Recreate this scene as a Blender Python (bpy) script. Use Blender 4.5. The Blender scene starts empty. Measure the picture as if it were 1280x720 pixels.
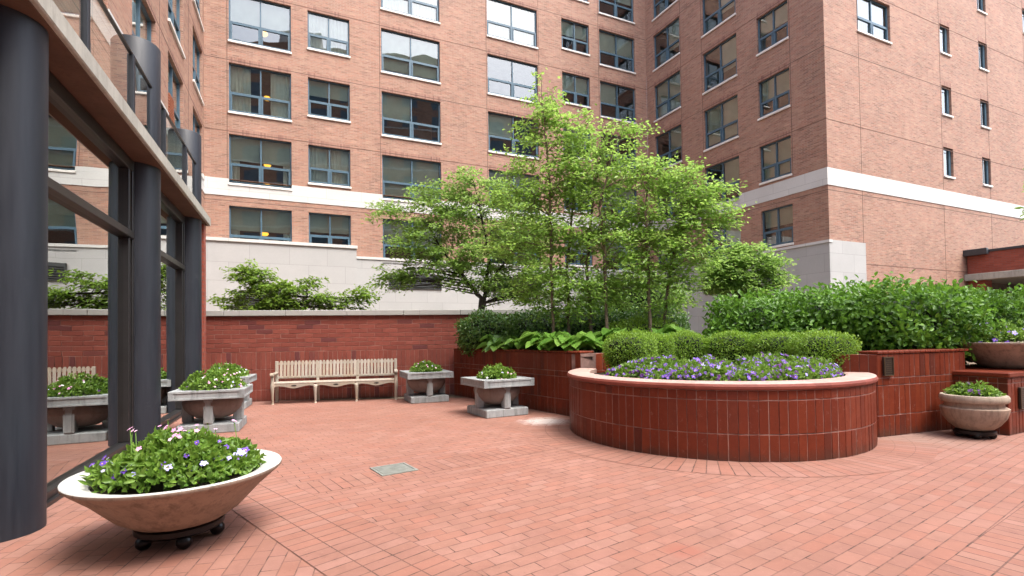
import bpy, math, random
import numpy as np
from mathutils import Matrix, Vector
random.seed(7)
rng = np.random.default_rng(11)
R = math.radians
S = bpy.context.scene
COL = S.collection

# ------------------------------------------------------------------ camera
PITCH, ROLL, CYP, FPX, EYE = R(1.163), R(0.801), 407.3, 640.0, 1.35
cp, sp, cr, sr = math.cos(PITCH), math.sin(PITCH), math.cos(ROLL), math.sin(ROLL)
cam = bpy.data.objects.new('camera', bpy.data.cameras.new('camera'))
COL.objects.link(cam)
right = Vector((cr, sp * sr, -cp * sr)); up = Vector((sr, -sp * cr, cp * cr)); back = Vector((0, -cp, -sp))
M4 = Matrix((right, up, back)).transposed().to_4x4()
M4.translation = (0, 0, EYE)
cam.matrix_world = M4
cam.data.sensor_width = 36.0
cam.data.lens = FPX / 1280 * 36
cam.data.shift_y = (CYP - 360) / 1280
cam.data.clip_end = 600
S.camera = cam

# ------------------------------------------------------------------ light
SUN_EL, SUN_AZ = R(60), R(126)          # azimuth measured from +Y towards +X
W = bpy.data.worlds.new('World'); S.world = W; W.use_nodes = True
nt = W.node_tree; nt.nodes.clear()
o_ = nt.nodes.new('ShaderNodeOutputWorld'); bg = nt.nodes.new('ShaderNodeBackground')
sky = nt.nodes.new('ShaderNodeTexSky'); sky.sky_type = 'NISHITA'; sky.sun_disc = False
sky.sun_elevation = SUN_EL; sky.sun_rotation = SUN_AZ
sky.air_density = 1.0; sky.dust_density = 4.0; sky.ozone_density = 1.0
hs = nt.nodes.new('ShaderNodeHueSaturation'); hs.inputs['Saturation'].default_value = 0.72
nt.links.new(sky.outputs[0], hs.inputs['Color']); nt.links.new(hs.outputs[0], bg.inputs[0])
bg.inputs[1].default_value = 0.15
nt.links.new(bg.outputs[0], o_.inputs[0])
sl = bpy.data.lights.new('sun', 'SUN'); sl.energy = 0.72; sl.angle = R(30); sl.color = (1.0, 0.985, 0.96)
sun = bpy.data.objects.new('sun', sl); COL.objects.link(sun)
sd = Vector((math.sin(SUN_AZ) * math.cos(SUN_EL), math.cos(SUN_AZ) * math.cos(SUN_EL), math.sin(SUN_EL)))
sun.rotation_euler = (-sd).to_track_quat('-Z', 'Y').to_euler()
sun.location = sd * 60
S.view_settings.view_transform = 'Standard'
S.view_settings.look = 'None'
S.view_settings.exposure = 2.22
S.view_settings.gamma = 1.0
S.render.engine = 'CYCLES'
S.cycles.max_bounces = 8
S.cycles.transparent_max_bounces = 16
S.cycles.use_denoising = True
try: S.cycles.sample_clamp_indirect = 6.0
except Exception: pass

# ------------------------------------------------------------------ pixel -> world helpers (1280x720 frame of the photo)
def ray(x, y):
    X = (x - 640) / FPX; Z = -(y - CYP) / FPX
    xc = X * cr + Z * sr; zc = -X * sr + Z * cr
    return Vector((xc, cp - zc * sp, sp + zc * cp))
def at(x, y, Y):
    d = ray(x, y); return Vector((0, 0, EYE)) + d * (Y / d.y)
def ground(x, y, z=0.0):
    d = ray(x, y); return Vector((0, 0, EYE)) + d * ((z - EYE) / d.z)

# ------------------------------------------------------------------ object helpers
def tag(o, label=None, cat=None, group=None, kind=None):
    if label: o['label'] = label
    if cat: o['category'] = cat
    if group: o['group'] = group
    if kind: o['kind'] = kind
    return o
def thing(name, label, cat, loc=(0, 0, 0), rz=0.0, group=None):
    o = bpy.data.objects.new(name, None); COL.objects.link(o)
    o.location = loc; o.rotation_euler = (0, 0, rz); o.empty_display_size = 0.1
    return tag(o, label, cat, group)
def link(name, me, parent=None, loc=(0, 0, 0)):
    o = bpy.data.objects.new(name, me); COL.objects.link(o)
    o.location = loc
    if parent: o.parent = parent
    return o

class MB:
    """collects geometry, builds one mesh"""
    def __init__(s): s.v = []; s.f = []; s.m = []; s.uv = []; s.c = []; s.sm = []
    def quad(s, pts, uv=None, m=0, c=0.5, smooth=False):
        i = len(s.v); s.v += [tuple(p) for p in pts]; n = len(pts)
        s.f.append(tuple(range(i, i + n))); s.m.append(m); s.c.append(c); s.sm.append(smooth)
        s.uv.append(uv if uv else [(0, 0)] * n)
    def box(s, x0, x1, y0, y1, z0, z1, m=0, c=0.5, ch=0.0, T=None):
        """axis box, optional chamfer on all edges; T maps local points"""
        T = T or (lambda p: p)
        if ch <= 0:
            P = [(x, y, z) for z in (z0, z1) for y in (y0, y1) for x in (x0, x1)]
            idx = [(0, 2, 3, 1), (4, 5, 7, 6), (0, 1, 5, 4), (2, 6, 7, 3), (0, 4, 6, 2), (1, 3, 7, 5)]
            b = len(s.v); s.v += [tuple(T(p)) for p in P]
            for q in idx:
                s.f.append(tuple(b + k for k in q)); s.m.append(m); s.c.append(c); s.sm.append(False)
                pp = [P[k] for k in q]
                dx = max(p[0] for p in pp) - min(p[0] for p in pp); dy = max(p[1] for p in pp) - min(p[1] for p in pp)
                if dx < 1e-6: s.uv.append([(p[1], p[2]) for p in pp])
                elif dy < 1e-6: s.uv.append([(p[0], p[2]) for p in pp])
                else: s.uv.append([(p[0], p[1]) for p in pp])
            return
        ch = min(ch, (x1 - x0) * .45, (y1 - y0) * .45, (z1 - z0) * .45)
        b = len(s.v); V = {}
        for ax in range(3):
            for sx in (0, 1):
                for sy in (0, 1):
                    for sz in (0, 1):
                        e = (sx, sy, sz); p = []
                        for k, (lo, hi) in enumerate(((x0, x1), (y0, y1), (z0, z1))):
                            val = hi if e[k] else lo
                            if k != ax: val += -ch if e[k] else ch
                            p.append(val)
                        V[(ax, e)] = len(s.v); s.v.append(tuple(T(p)))
        fs = []
        for ax in range(3):
            o1, o2 = [k for k in range(3) if k != ax]
            for sg in (0, 1):
                ring = []
                for a1, a2 in ((0, 0), (1, 0), (1, 1), (0, 1)):
                    e = [0, 0, 0]; e[ax] = sg; e[o1] = a1; e[o2] = a2; ring.append(V[(ax, tuple(e))])
                fs.append(ring)
        for ax in range(3):
            o1, o2 = [k for k in range(3) if k != ax]
            for a1 in (0, 1):
                for a2 in (0, 1):
                    e0 = [0, 0, 0]; e0[o1] = a1; e0[o2] = a2; e1 = list(e0); e1[ax] = 1
                    e0, e1 = tuple(e0), tuple(e1)
                    fs.append([V[(o1, e0)], V[(o1, e1)], V[(o2, e1)], V[(o2, e0)]])
        for sx in (0, 1):
            for sy in (0, 1):
                for sz in (0, 1):
                    e = (sx, sy, sz); fs.append([V[(0, e)], V[(1, e)], V[(2, e)]])
        for q in fs:
            s.f.append(tuple(q)); s.m.append(m); s.c.append(c); s.sm.append(False); s.uv.append([(s.v[k][0] + s.v[k][1], s.v[k][2]) for k in q])
    def tube(s, pts, rad, n=7, m=0, c=0.5, cap=True):
        pts = [Vector(p) for p in pts]
        if not isinstance(rad, (list, tuple)): rad = [rad] * len(pts)
        rings = []; ref = Vector((0.31, 0.17, 0.93)).normalized()
        for i, p in enumerate(pts):
            d = (pts[min(i + 1, len(pts) - 1)] - pts[max(i - 1, 0)])
            if d.length < 1e-9: d = Vector((0, 0, 1))
            d.normalize(); a = d.cross(ref)
            if a.length < 0.05: a = d.cross(Vector((1, 0, 0)))
            a.normalize(); b = d.cross(a)
            rings.append(len(s.v))
            for k in range(n):
                t = 2 * math.pi * k / n
                s.v.append(tuple(p + (a * math.cos(t) + b * math.sin(t)) * rad[i]))
        for i in range(len(pts) - 1):
            for k in range(n):
                k2 = (k + 1) % n
                s.f.append((rings[i] + k, rings[i] + k2, rings[i + 1] + k2, rings[i + 1] + k)); s.m.append(m); s.c.append(c); s.sm.append(True)
                s.uv.append([(k / n, i), (k2 / n, i), (k2 / n, i + 1), (k / n, i + 1)])
        if cap:
            for r in (rings[0], rings[-1]):
                s.f.append(tuple(r + k for k in range(n))); s.m.append(m); s.c.append(c); s.sm.append(False); s.uv.append([(0, 0)] * n)
    def lathe(s, prof, n=48, m=0, c=0.5, cx=0, cy=0, smooth=True, z=0):
        """prof: list of (r, z)"""
        b = len(s.v)
        for r, zz in prof:
            for k in range(n):
                t = 2 * math.pi * k / n
                s.v.append((cx + r * math.cos(t), cy + r * math.sin(t), z + zz))
        for i in range(len(prof) - 1):
            for k in range(n):
                k2 = (k + 1) % n
                s.f.append((b + i * n + k, b + i * n + k2, b + (i + 1) * n + k2, b + (i + 1) * n + k)); s.m.append(m); s.c.append(c); s.sm.append(smooth)
                s.uv.append([(k / n, i), (k2 / n, i), (k2 / n, i + 1), (k / n, i + 1)])
    def prism(s, outline, y0, y1, m=0, c=0.5, T=None):
        """outline in local (x,z), extruded along y"""
        T = T or (lambda p: p)
        n = len(outline); b = len(s.v)
        for y in (y0, y1):
            s.v += [tuple(T((x, y, z))) for x, z in outline]
        s.f.append(tuple(b + k for k in range(n))); s.f.append(tuple(b + n + k for k in reversed(range(n))))
        for q in range(2): s.m.append(m); s.c.append(c); s.sm.append(False); s.uv.append([(x, z) for x, z in outline])
        for k in range(n):
            k2 = (k + 1) % n
            s.f.append((b + k, b + n + k, b + n + k2, b + k2)); s.m.append(m); s.c.append(c); s.sm.append(False); s.uv.append([(0, 0)] * 4)
    def mesh(s, name, mats):
        me = bpy.data.meshes.new(name)
        me.from_pydata(s.v, [], s.f)
        for mt in (mats if isinstance(mats, (list, tuple)) else [mats]): me.materials.append(mt)
        me.polygons.foreach_set('material_index', s.m)
        me.polygons.foreach_set('use_smooth', s.sm)
        uvl = me.uv_layers.new(name='UVMap')
        uvl.data.foreach_set('uv', [k for f in s.uv for p in f for k in p])
        at_ = me.attributes.new('rnd', 'FLOAT', 'FACE'); at_.data.foreach_set('value', s.c)
        me.update(); return me
    def build(s, name, mats, parent=None, loc=(0, 0, 0)):
        return link(name, s.mesh(name, mats), parent, loc)

def shade_auto(o, ang=35):
    me = o.data
    me.polygons.foreach_set('use_smooth', [True] * len(me.polygons))
    try: me.set_sharp_from_angle(angle=R(ang))
    except Exception: pass
    return o

# ------------------------------------------------------------------ materials
class N:
    def __init__(s, name):
        s.mat = bpy.data.materials.new(name); s.mat.use_nodes = True; s.t = s.mat.node_tree; s.t.nodes.clear()
        s.out = s.t.nodes.new('ShaderNodeOutputMaterial')
    def n(s, typ, **kw):
        nd = s.t.nodes.new('ShaderNode' + typ)
        for k, v in kw.items():
            if k.startswith('_'): setattr(nd, k[1:], v)
            else:
                key = k.replace('__', ' ')
                nd.inputs[int(key[1:]) if key[0] == 'i' and key[1:].isdigit() else key].default_value = v
        return nd
    def l(s, a, b): s.t.links.new(a, b)
    def math(s, op, a, b=None, clamp=False):
        m = s.t.nodes.new('ShaderNodeMath'); m.operation = op; m.use_clamp = clamp
        for i, v in enumerate((a, b)):
            if v is None: continue
            if hasattr(v, 'is_linked'): s.l(v, m.inputs[i])
            else: m.inputs[i].default_value = v
        return m.outputs[0]
    def mix(s, f, a, b, blend='MIX'):
        m = s.t.nodes.new('ShaderNodeMix'); m.data_type = 'RGBA'; m.blend_type = blend
        for sock, v in ((m.inputs[0], f), (m.inputs[6], a), (m.inputs[7], b)):
            if hasattr(v, 'is_linked'): s.l(v, sock)
            elif isinstance(v, (int, float)): sock.default_value = v
            else: sock.default_value = (*v[:3], 1)
        return m.outputs[2]
    def ramp(s, f, stops):
        r = s.t.nodes.new('ShaderNodeValToRGB'); s.l(f, r.inputs[0])
        el = r.color_ramp.elements
        while len(el) < len(stops): el.new(0.5)
        for e, (p, c) in zip(el, stops):
            e.position = p; e.color = (c, c, c, 1) if isinstance(c, (int, float)) else (*c, 1)
        return r.outputs[0]
    def noise(s, scale, detail=4, rough=.6, vec=None, dist=0):
        nn = s.n('TexNoise', Scale=scale, Detail=detail, Roughness=rough, Distortion=dist)
        if vec is not None: s.l(vec, nn.inputs['Vector'])
        return nn.outputs['Fac']
    def bump(s, h, strength=.3, dist=.01):
        b = s.n('Bump', Strength=strength, Distance=dist); s.l(h, b.inputs['Height']); return b.outputs[0]
    def bsdf(s, col=None, rough=.6, metal=0, spec=.5, normal=None, **kw):
        p = s.n('BsdfPrincipled', Roughness=0.5, Metallic=metal)
        p.inputs['Specular IOR Level'].default_value = spec
        if col is not None:
            if hasattr(col, 'is_linked'): s.l(col, p.inputs['Base Color'])
            else: p.inputs['Base Color'].default_value = (*col, 1)
        if hasattr(rough, 'is_linked'): s.l(rough, p.inputs['Roughness'])
        else: p.inputs['Roughness'].default_value = rough
        if normal is not None: s.l(normal, p.inputs['Normal'])
        for k, v in kw.items(): p.inputs[k.replace('__', ' ')].default_value = v
        return p.outputs[0]
    def done(s, sh): s.l(sh, s.out.inputs[0]); return s.mat

def geo_pos(b): return b.n('NewGeometry').outputs['Position']
def objc(b): return b.n('TexCoord').outputs['Object']
def uvc(b): return b.n('TexCoord').outputs['UV']
def rnd(b): return b.n('Attribute', _attribute_name='rnd').outputs['Fac']

def simple(name, col, rough=.6, metal=0, var=.15, scale=6, spec=.5, bump=.0, bscale=60):
    b = N(name); p = geo_pos(b)
    f = b.noise(scale, 5, .6, p)
    c = b.mix(b.ramp(f, [(.3, 0.0), (.7, 1.0)]), tuple(k * (1 - var) for k in col), tuple(min(1, k * (1 + var)) for k in col))
    nm = b.bump(b.noise(bscale, 4, .6, p), bump, .01) if bump else None
    return b.done(b.bsdf(c, rough, metal, spec, nm))

def brick_uv(name, c1, c2, mortar, bw, bh, ms, offset=.5, rough=.75, spec=.35, dark=None, patch=.25, bump=.35, moss=0.0, swap=False, stain=None, mvar=None, hue=None, mscale=1.3, grime=0, streak=0):
    b = N(name); uv = uvc(b)
    br = b.n('TexBrick', _offset=offset, Scale=1.0, Mortar__Size=ms, Mortar__Smooth=.25, Bias=0.0, Brick__Width=bw, Row__Height=bh)
    b.l(uv, br.inputs['Vector'])
    br.inputs['Color1'].default_value = (0, 0, 0, 1); br.inputs['Color2'].default_value = (1, 1, 1, 1); br.inputs['Mortar'].default_value = (.5, .5, .5, 1)
    sep = b.n('SeparateColor'); b.l(br.outputs['Color'], sep.inputs[0]); rv = sep.outputs[0]
    col = b.mix(rv, c1, c2)
    if dark: col = b.mix(b.ramp(rv, [(.70, 0.0), (.84, 1.0)]), col, dark)
    pos = geo_pos(b)
    if hue:
        sh = b.n('VectorMath', _operation='ADD'); b.l(uv, sh.inputs[0]); sh.inputs[1].default_value = (bw * 37, bh * 58, 0)
        br2 = b.n('TexBrick', _offset=offset, Scale=1.0, Mortar__Size=0.0, Brick__Width=bw, Row__Height=bh); b.l(sh.outputs[0], br2.inputs['Vector'])
        br2.inputs['Color1'].default_value = (0, 0, 0, 1); br2.inputs['Color2'].default_value = (1, 1, 1, 1)
        s2_ = b.n('SeparateColor'); b.l(br2.outputs['Color'], s2_.inputs[0])
        tint = b.ramp(s2_.outputs[0], [(0.0, hue[0]), (.5, hue[1]), (1.0, hue[2])])
        col = b.mix(hue[3], col, tint)
        mpz = b.n('Mapping'); b.l(pos, mpz.inputs[0]); mpz.inputs['Scale'].default_value = (3, 3, .22)
        col = b.mix(b.math('MULTIPLY', b.ramp(b.noise(1.0, 5, .65, mpz.outputs[0]), [(.5, 0.0), (.75, 1.0)]), hue[4]), col, tuple(k * .62 for k in c1))
    big = b.noise(.55, 4, .6, pos)
    mid = b.noise(5, 5, .65, pos)
    col = b.mix(b.math('MULTIPLY', b.ramp(big, [(.35, 0.0), (.7, 1.0)]), patch), col, tuple(min(1, k * 1.28 + .03) for k in c2))
    col = b.mix(b.math('MULTIPLY', b.ramp(mid, [(.35, 1.0), (.6, 0.0)]), .22), col, tuple(k * .6 for k in c1))
    if grime:
        g1 = b.noise(2.3, 7, .72, pos, .6); g2 = b.noise(26, 5, .7, pos)
        col = b.mix(b.math('MULTIPLY', b.ramp(g1, [(.50, 0.0), (.70, 1.0)]), grime), col, tuple(k * .58 for k in c1))
        col = b.mix(b.math('MULTIPLY', b.ramp(g2, [(.60, 0.0), (.72, 1.0)]), grime), col, tuple(k * .5 for k in c1))
        col = b.mix(b.math('MULTIPLY', b.ramp(g2, [(.30, 1.0), (.40, 0.0)]), grime * .7), col, tuple(min(1, k * 1.5 + .05) for k in c2))
    if streak:
        mps = b.n('Mapping'); b.l(pos, mps.inputs[0]); mps.inputs['Scale'].default_value = (1.9, 1.9, 13)
        sn = b.noise(1.0, 4, .7, mps.outputs[0])
        col = b.mix(b.math('MULTIPLY', b.ramp(sn, [(.55, 0.0), (.66, 1.0)]), streak), col, tuple(k * .62 for k in c1))
        col = b.mix(b.math('MULTIPLY', b.ramp(sn, [(.30, 1.0), (.42, 0.0)]), streak * .7), col, tuple(min(1, k * 1.3 + .03) for k in c2))
    if stain is not None:
        for (sx, sy, srad, scol, amt) in stain:
            vm = b.n('VectorMath', _operation='DISTANCE'); b.l(pos, vm.inputs[0]); vm.inputs[1].default_value = (sx, sy, 0)
            dd = b.math('ADD', vm.outputs['Value'], b.math('MULTIPLY', b.math('SUBTRACT', b.noise(7, 4, .7, pos), .5), srad * 1.2))
            k = b.math('MULTIPLY', b.ramp(b.math('DIVIDE', dd, srad), [(.35, 1.0), (1.0, 0.0)]), amt)
            col = b.mix(k, col, scol)
    mcol = b.mix(b.ramp(b.noise(mscale, 4, .65, pos), [(.48, 0.0), (.64, 1.0)]), mortar, mvar or mortar)
    col = b.mix(br.outputs['Fac'], col, mcol)
    h = b.math('SUBTRACT', b.math('MULTIPLY', b.noise(90, 3, .6, pos), .25), br.outputs['Fac'])
    h = b.math('ADD', h, b.math('MULTIPLY', rv, .25))
    nm = b.bump(h, bump, .006)
    rg = b.math('ADD', b.math('MULTIPLY', mid, .25), rough - .12)
    return b.done(b.bsdf(col, rg, 0, spec, nm))

def brick_attr(name, c1, c2, dark, rough=.35, spec=.5, white=.0):
    """individually modelled bricks: tint comes from a per brick random number"""
    b = N(name); r = rnd(b); pos = geo_pos(b)
    col = b.mix(r, c1, c2)
    col = b.mix(b.ramp(r, [(.86, 0.0), (.95, 1.0)]), col, dark)
    mid = b.noise(9, 6, .7, pos)
    col = b.mix(b.math('MULTIPLY', b.ramp(mid, [(.4, 0.0), (.75, 1.0)]), .35), col, tuple(k * .55 for k in c1))
    if white:
        st = b.noise(14, 5, .75, pos)
        col = b.mix(b.math('MULTIPLY', b.ramp(st, [(.60, 0.0), (.72, 1.0)]), white), col, (.5, .42, .38))
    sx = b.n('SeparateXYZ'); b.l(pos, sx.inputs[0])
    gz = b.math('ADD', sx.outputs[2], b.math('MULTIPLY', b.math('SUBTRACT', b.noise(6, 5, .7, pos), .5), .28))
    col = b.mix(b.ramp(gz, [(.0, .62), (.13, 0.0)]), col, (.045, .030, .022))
    rg = b.math('ADD', b.math('MULTIPLY', mid, .35), rough - .15)
    nm = b.bump(b.noise(40, 4, .6, pos), .12, .01)
    return b.done(b.bsdf(col, rg, 0, spec, nm))

M = {}
M['facade'] = brick_uv('facade_brick', (.255, .132, .092), (.40, .222, .155), (.33, .225, .175), .26, .068, .008, dark=(.150, .074, .062), patch=.32, bump=.35, mvar=(.37, .265, .21), hue=((.40, .180, .118), (.30, .18, .135), (.42, .28, .19), .5, .28), streak=.85)
M['facade_soldier'] = brick_uv('facade_soldier_brick', (.27, .14, .10), (.37, .205, .15), (.25, .16, .125), .40, .068, .007, offset=0.0, dark=(.2, .09, .07), patch=.3, bump=.25)
PSTAIN = [(0.50, 8.10, .46, (.50, .45, .41), .85), (5.2, 6.55, .9, (.25, .18, .145), .55), (1.05, 3.2, .14, (.27, .09, .06), .5), (-1.5, 3.5, .6, (.19, .09, .065), .3), (2.9, 3.9, .35, (.19, .10, .075), .25), (-3.1, 4.6, .7, (.16, .08, .06), .3)]
PC1, PC2, PLT = (.243, .113, .080), (.274, .131, .094), (.295, .155, .117)
M['paving'] = brick_uv('paving_brick', PC1, PC2, (.175, .088, .066), .205, .1025, .0042, rough=.84, spec=.28, dark=PLT, patch=.4, bump=.45, stain=PSTAIN, mvar=(.045, .030, .024), mscale=7,
                       hue=((.27, .104, .07), (.235, .118, .086), (.25, .122, .098), .45, .0), grime=.35)
M['paving_stack'] = brick_uv('paving_stack_brick', PC1, PC2, (.14, .072, .054), .205, .1025, .0050, offset=0.0, rough=.84, spec=.28, dark=PLT, patch=.35, bump=.45, stain=PSTAIN[:2], mvar=(.045, .030, .024), mscale=7,
                       hue=((.27, .104, .07), (.235, .118, .086), (.25, .122, .098), .45, .0), grime=.35)
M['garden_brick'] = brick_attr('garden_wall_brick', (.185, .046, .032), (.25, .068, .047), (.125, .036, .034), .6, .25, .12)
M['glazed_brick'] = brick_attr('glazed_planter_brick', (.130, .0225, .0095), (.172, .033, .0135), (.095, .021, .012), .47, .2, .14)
M['cap_brick'] = brick_attr('cap_brick', (.40, .26, .215), (.47, .335, .29), (.36, .22, .18), .6, .4, .25)  # paleness is sky light and wear put into the colour
M['mortar'] = simple('mortar', (.22, .125, .10), .9, var=.6, scale=5)
M['mortar_dark'] = simple('mortar_dark', (.19, .11, .09), .9, var=.7, scale=4)
M['canopy_brick'] = brick_uv('canopy_brick', (.24, .05, .03), (.32, .08, .05), (.2, .09, .07), .3, .08, .008, patch=.1)
def limestone(name, c, var=.1):
    b = N(name); p = geo_pos(b); uv = uvc(b)
    br = b.n('TexBrick', _offset=.5, Scale=1.0, Mortar__Size=.006, Mortar__Smooth=.1, Brick__Width=1.5, Row__Height=.75); b.l(uv, br.inputs['Vector'])
    br.inputs['Color1'].default_value = (0, 0, 0, 1); br.inputs['Color2'].default_value = (1, 1, 1, 1)
    f = b.noise(1.2, 6, .65, p); g = b.noise(16, 4, .6, p)
    c1 = b.mix(br.outputs['Color'], tuple(k * (1 - var) for k in c), c)
    c1 = b.mix(b.math('MULTIPLY', b.ramp(f, [(.4, 0.0), (.7, 1.0)]), .35), c1, tuple(k * .78 for k in c))
    c1 = b.mix(b.math('MULTIPLY', b.ramp(g, [(.3, 1.0), (.6, 0.0)]), .15), c1, tuple(k * .7 for k in c))
    c1 = b.mix(br.outputs['Fac'], c1, tuple(k * .6 for k in c))
    return b.done(b.bsdf(c1, .8, 0, .3, b.bump(g, .12, .01)))
M['limestone'] = limestone('limestone_base', (.435, .437, .428))
M['band'] = limestone('limestone_band', (.60, .60, .58), .05)
M['coping'] = limestone('coping_stone', (.36, .358, .335), .08)
M['sill'] = simple('window_sill_stone', (.72, .70, .66), .7, var=.08, scale=3)
M['joint'] = simple('control_joint_sealant', (.12, .07, .055), .9)
M['frame'] = simple('blue_grey_window_frame', (.062, .120, .165), .4, var=.12, scale=8)
M['column'] = None
b = N('charcoal_column_paint'); p = geo_pos(b); mp = b.n('Mapping'); b.l(p, mp.inputs[0]); mp.inputs['Scale'].default_value = (9, 9, .7)
f = b.noise(3, 5, .6, mp.outputs[0]); f2 = b.noise(60, 3, .6, p)
c = b.mix(b.ramp(f, [(.3, 0.0), (.75, 1.0)]), (.0135, .0168, .0235), (.022, .0262, .0345))
c = b.mix(b.math('MULTIPLY', b.ramp(b.noise(2.2, 7, .75, p), [(.62, 0.0), (.75, 1.0)]), .18), c, (.11, .11, .115))
M['column'] = b.done(b.bsdf(c, b.math('ADD', b.math('MULTIPLY', f, .25), .38), 0, .35, b.bump(f2, .05, .005)))
M['mullion'] = simple('dark_bronze_mullion', (.016, .015, .015), .4, var=.2, scale=5)
M['concrete'] = None
def concrete(name, c, streak=.5, rough=.85):
    b = N(name); p = geo_pos(b)
    mp = b.n('Mapping'); b.l(p, mp.inputs[0]); mp.inputs['Scale'].default_value = (6, 6, .8)
    a = b.noise(2.2, 7, .7, p); st = b.noise(2.5, 5, .7, mp.outputs[0]); fn = b.noise(45, 4, .65, p)
    k = b.mix(b.ramp(a, [(.3, 0.0), (.72, 1.0)]), tuple(x * .74 for x in c), tuple(min(1, x * 1.14) for x in c))
    k = b.mix(b.math('MULTIPLY', b.ramp(st, [(.48, 0.0), (.72, 1.0)]), streak), k, tuple(x * .48 for x in c))
    k = b.mix(b.math('MULTIPLY', b.ramp(fn, [(.32, 1.0), (.45, 0.0)]), .4), k, tuple(x * .6 for x in c))
    return b.done(b.bsdf(k, rough, 0, .3, b.bump(fn, .3, .006)))
M['concrete'] = concrete('slab_concrete', (.40, .39, .34), .5)
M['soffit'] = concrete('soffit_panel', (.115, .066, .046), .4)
M['planter_grey'] = concrete('cast_stone_grey', (.31, .325, .325), .9)
M['planter_bowl_pink'] = concrete('cast_stone_bowl', (.20, .155, .135), .6)
M['rim_white'] = concrete('pale_cast_stone_rim', (.52, .52, .49), .4)
M['bowl_tan'] = concrete('tan_cast_stone', (.32, .24, .18), 1.0)
M['bowl_mossy'] = concrete('weathered_cast_stone', (.36, .295, .225), .8)
M['black_plastic'] = simple('black_plastic', (.004, .004, .0045), .3, var=.2, spec=.3)
M['soil'] = simple('soil', (.035, .022, .014), .95, var=.5, scale=20, bump=.6, bscale=40)
M['bronze'] = simple('dark_bronze_plaque', (.030, .024, .018), .4, metal=.3, var=.3, scale=30)
M['bronze_hi'] = simple('bronze_relief', (.10, .075, .045), .4, metal=.5)
M['grate'] = simple('green_grey_grate', (.19, .20, .175), .6, var=.25, scale=15)
M['void_shade'] = simple('painted_void_shade', (.015, .014, .012), .9)  # near black that stands in for the shade inside openings
M['louver'] = simple('dark_vent_louver', (.045, .05, .05), .5)
M['terracotta'] = simple('terracotta_louver', (.30, .095, .045), .6)
M['metal_dark'] = simple('dark_flashing', (.035, .04, .047), .45)
def wood():
    b = N('weathered_teak'); p = objc(b); r = rnd(b)
    mp = b.n('Mapping'); b.l(p, mp.inputs[0]); mp.inputs['Scale'].default_value = (14, 14, 3)
    g = b.noise(4, 6, .7, mp.outputs[0]); a = b.noise(3, 4, .6, p)
    c = b.mix(r, (.32, .28, .225), (.40, .365, .315))
    c = b.mix(b.math('MULTIPLY', b.ramp(a, [(.45, 0.0), (.65, 1.0)]), .4), c, (.42, .30, .20))
    c = b.mix(b.math('MULTIPLY', b.ramp(g, [(.5, 0.0), (.68, 1.0)]), .45), c, (.26, .19, .13))
    return b.done(b.bsdf(c, .75, 0, .3, b.bump(g, .25, .004)))
M['wood'] = wood()

def glass(name, tint, boost, base, rough=0.0):
    b = N(name)
    fr = b.n('Fresnel', IOR=1.52)
    f = b.math('ADD', b.math('MULTIPLY', fr.outputs[0], boost), base, True)
    f = b.math('MINIMUM', f, .92)
    tr = b.n('BsdfTransparent'); tr.inputs[0].default_value = (*tint, 1)
    gl = b.n('BsdfGlossy', Roughness=rough); gl.inputs[0].default_value = (.93, .96, .95, 1)
    # old panes are never quite flat
    nz = b.noise(.55, 2, .5, geo_pos(b)); bp = b.n('Bump', Strength=.02, Distance=.25); b.l(nz, bp.inputs['Height']); b.l(bp.outputs[0], gl.inputs['Normal'])
    mx = b.n('MixShader'); b.l(f, mx.inputs[0]); b.l(tr.outputs[0], mx.inputs[1]); b.l(gl.outputs[0], mx.inputs[2])
    return b.done(mx.outputs[0])
M['win_glass'] = glass('window_glass', (.76, .86, .82), 1.6, .08)
M['pav_glass'] = glass('pavilion_glass', (.55, .57, .55), 2.1, .20)
M['rail_glass'] = glass('balustrade_glass', (.80, .86, .84), 1.5, .06)
M['room'] = simple('room_interior', (.10, .078, .062), .9, var=.5, scale=1.2)
M['curtain'] = simple('pale_curtain', (.74, .75, .70), .9, var=.1, scale=2)
M['blind'] = simple('roller_blind', (.50, .53, .48), .9, var=.12, scale=1.5)
M['pav_wall'] = simple('pavilion_interior', (.10, .06, .035), .8, var=.3, scale=1)
b = N('warm_lamp'); em = b.n('Emission', Strength=.6); em.inputs[0].default_value = (1, .43, .05, 1); M['lamp'] = b.done(em.outputs[0])

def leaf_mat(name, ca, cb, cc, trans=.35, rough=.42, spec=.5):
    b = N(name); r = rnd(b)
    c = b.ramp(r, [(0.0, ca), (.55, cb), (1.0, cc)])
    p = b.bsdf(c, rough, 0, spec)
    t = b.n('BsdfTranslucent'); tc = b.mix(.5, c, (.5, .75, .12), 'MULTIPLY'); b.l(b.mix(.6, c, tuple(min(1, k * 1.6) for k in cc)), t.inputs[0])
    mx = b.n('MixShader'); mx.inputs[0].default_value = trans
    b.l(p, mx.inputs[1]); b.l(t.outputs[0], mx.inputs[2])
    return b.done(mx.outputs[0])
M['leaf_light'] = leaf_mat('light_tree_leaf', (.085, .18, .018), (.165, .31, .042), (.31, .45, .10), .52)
M['leaf_mid'] = leaf_mat('mid_tree_leaf', (.08, .175, .02), (.15, .28, .042), (.28, .41, .10), .5)
M['leaf_maple'] = leaf_mat('maple_leaf', (.08, .16, .015), (.14, .25, .026), (.22, .33, .05), .45)
M['leaf_laurel'] = leaf_mat('laurel_leaf', (.024, .078, .006), (.072, .175, .013), (.15, .30, .035), .3, .48, .35)
M['leaf_dark'] = leaf_mat('dark_shrub_leaf', (.024, .075, .010), (.060, .145, .018), (.13, .24, .045), .25, .35, .5)
M['leaf_box'] = leaf_mat('boxwood_leaf', (.06, .135, .009), (.14, .265, .02), (.27, .41, .05), .35, .45, .4)
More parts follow.
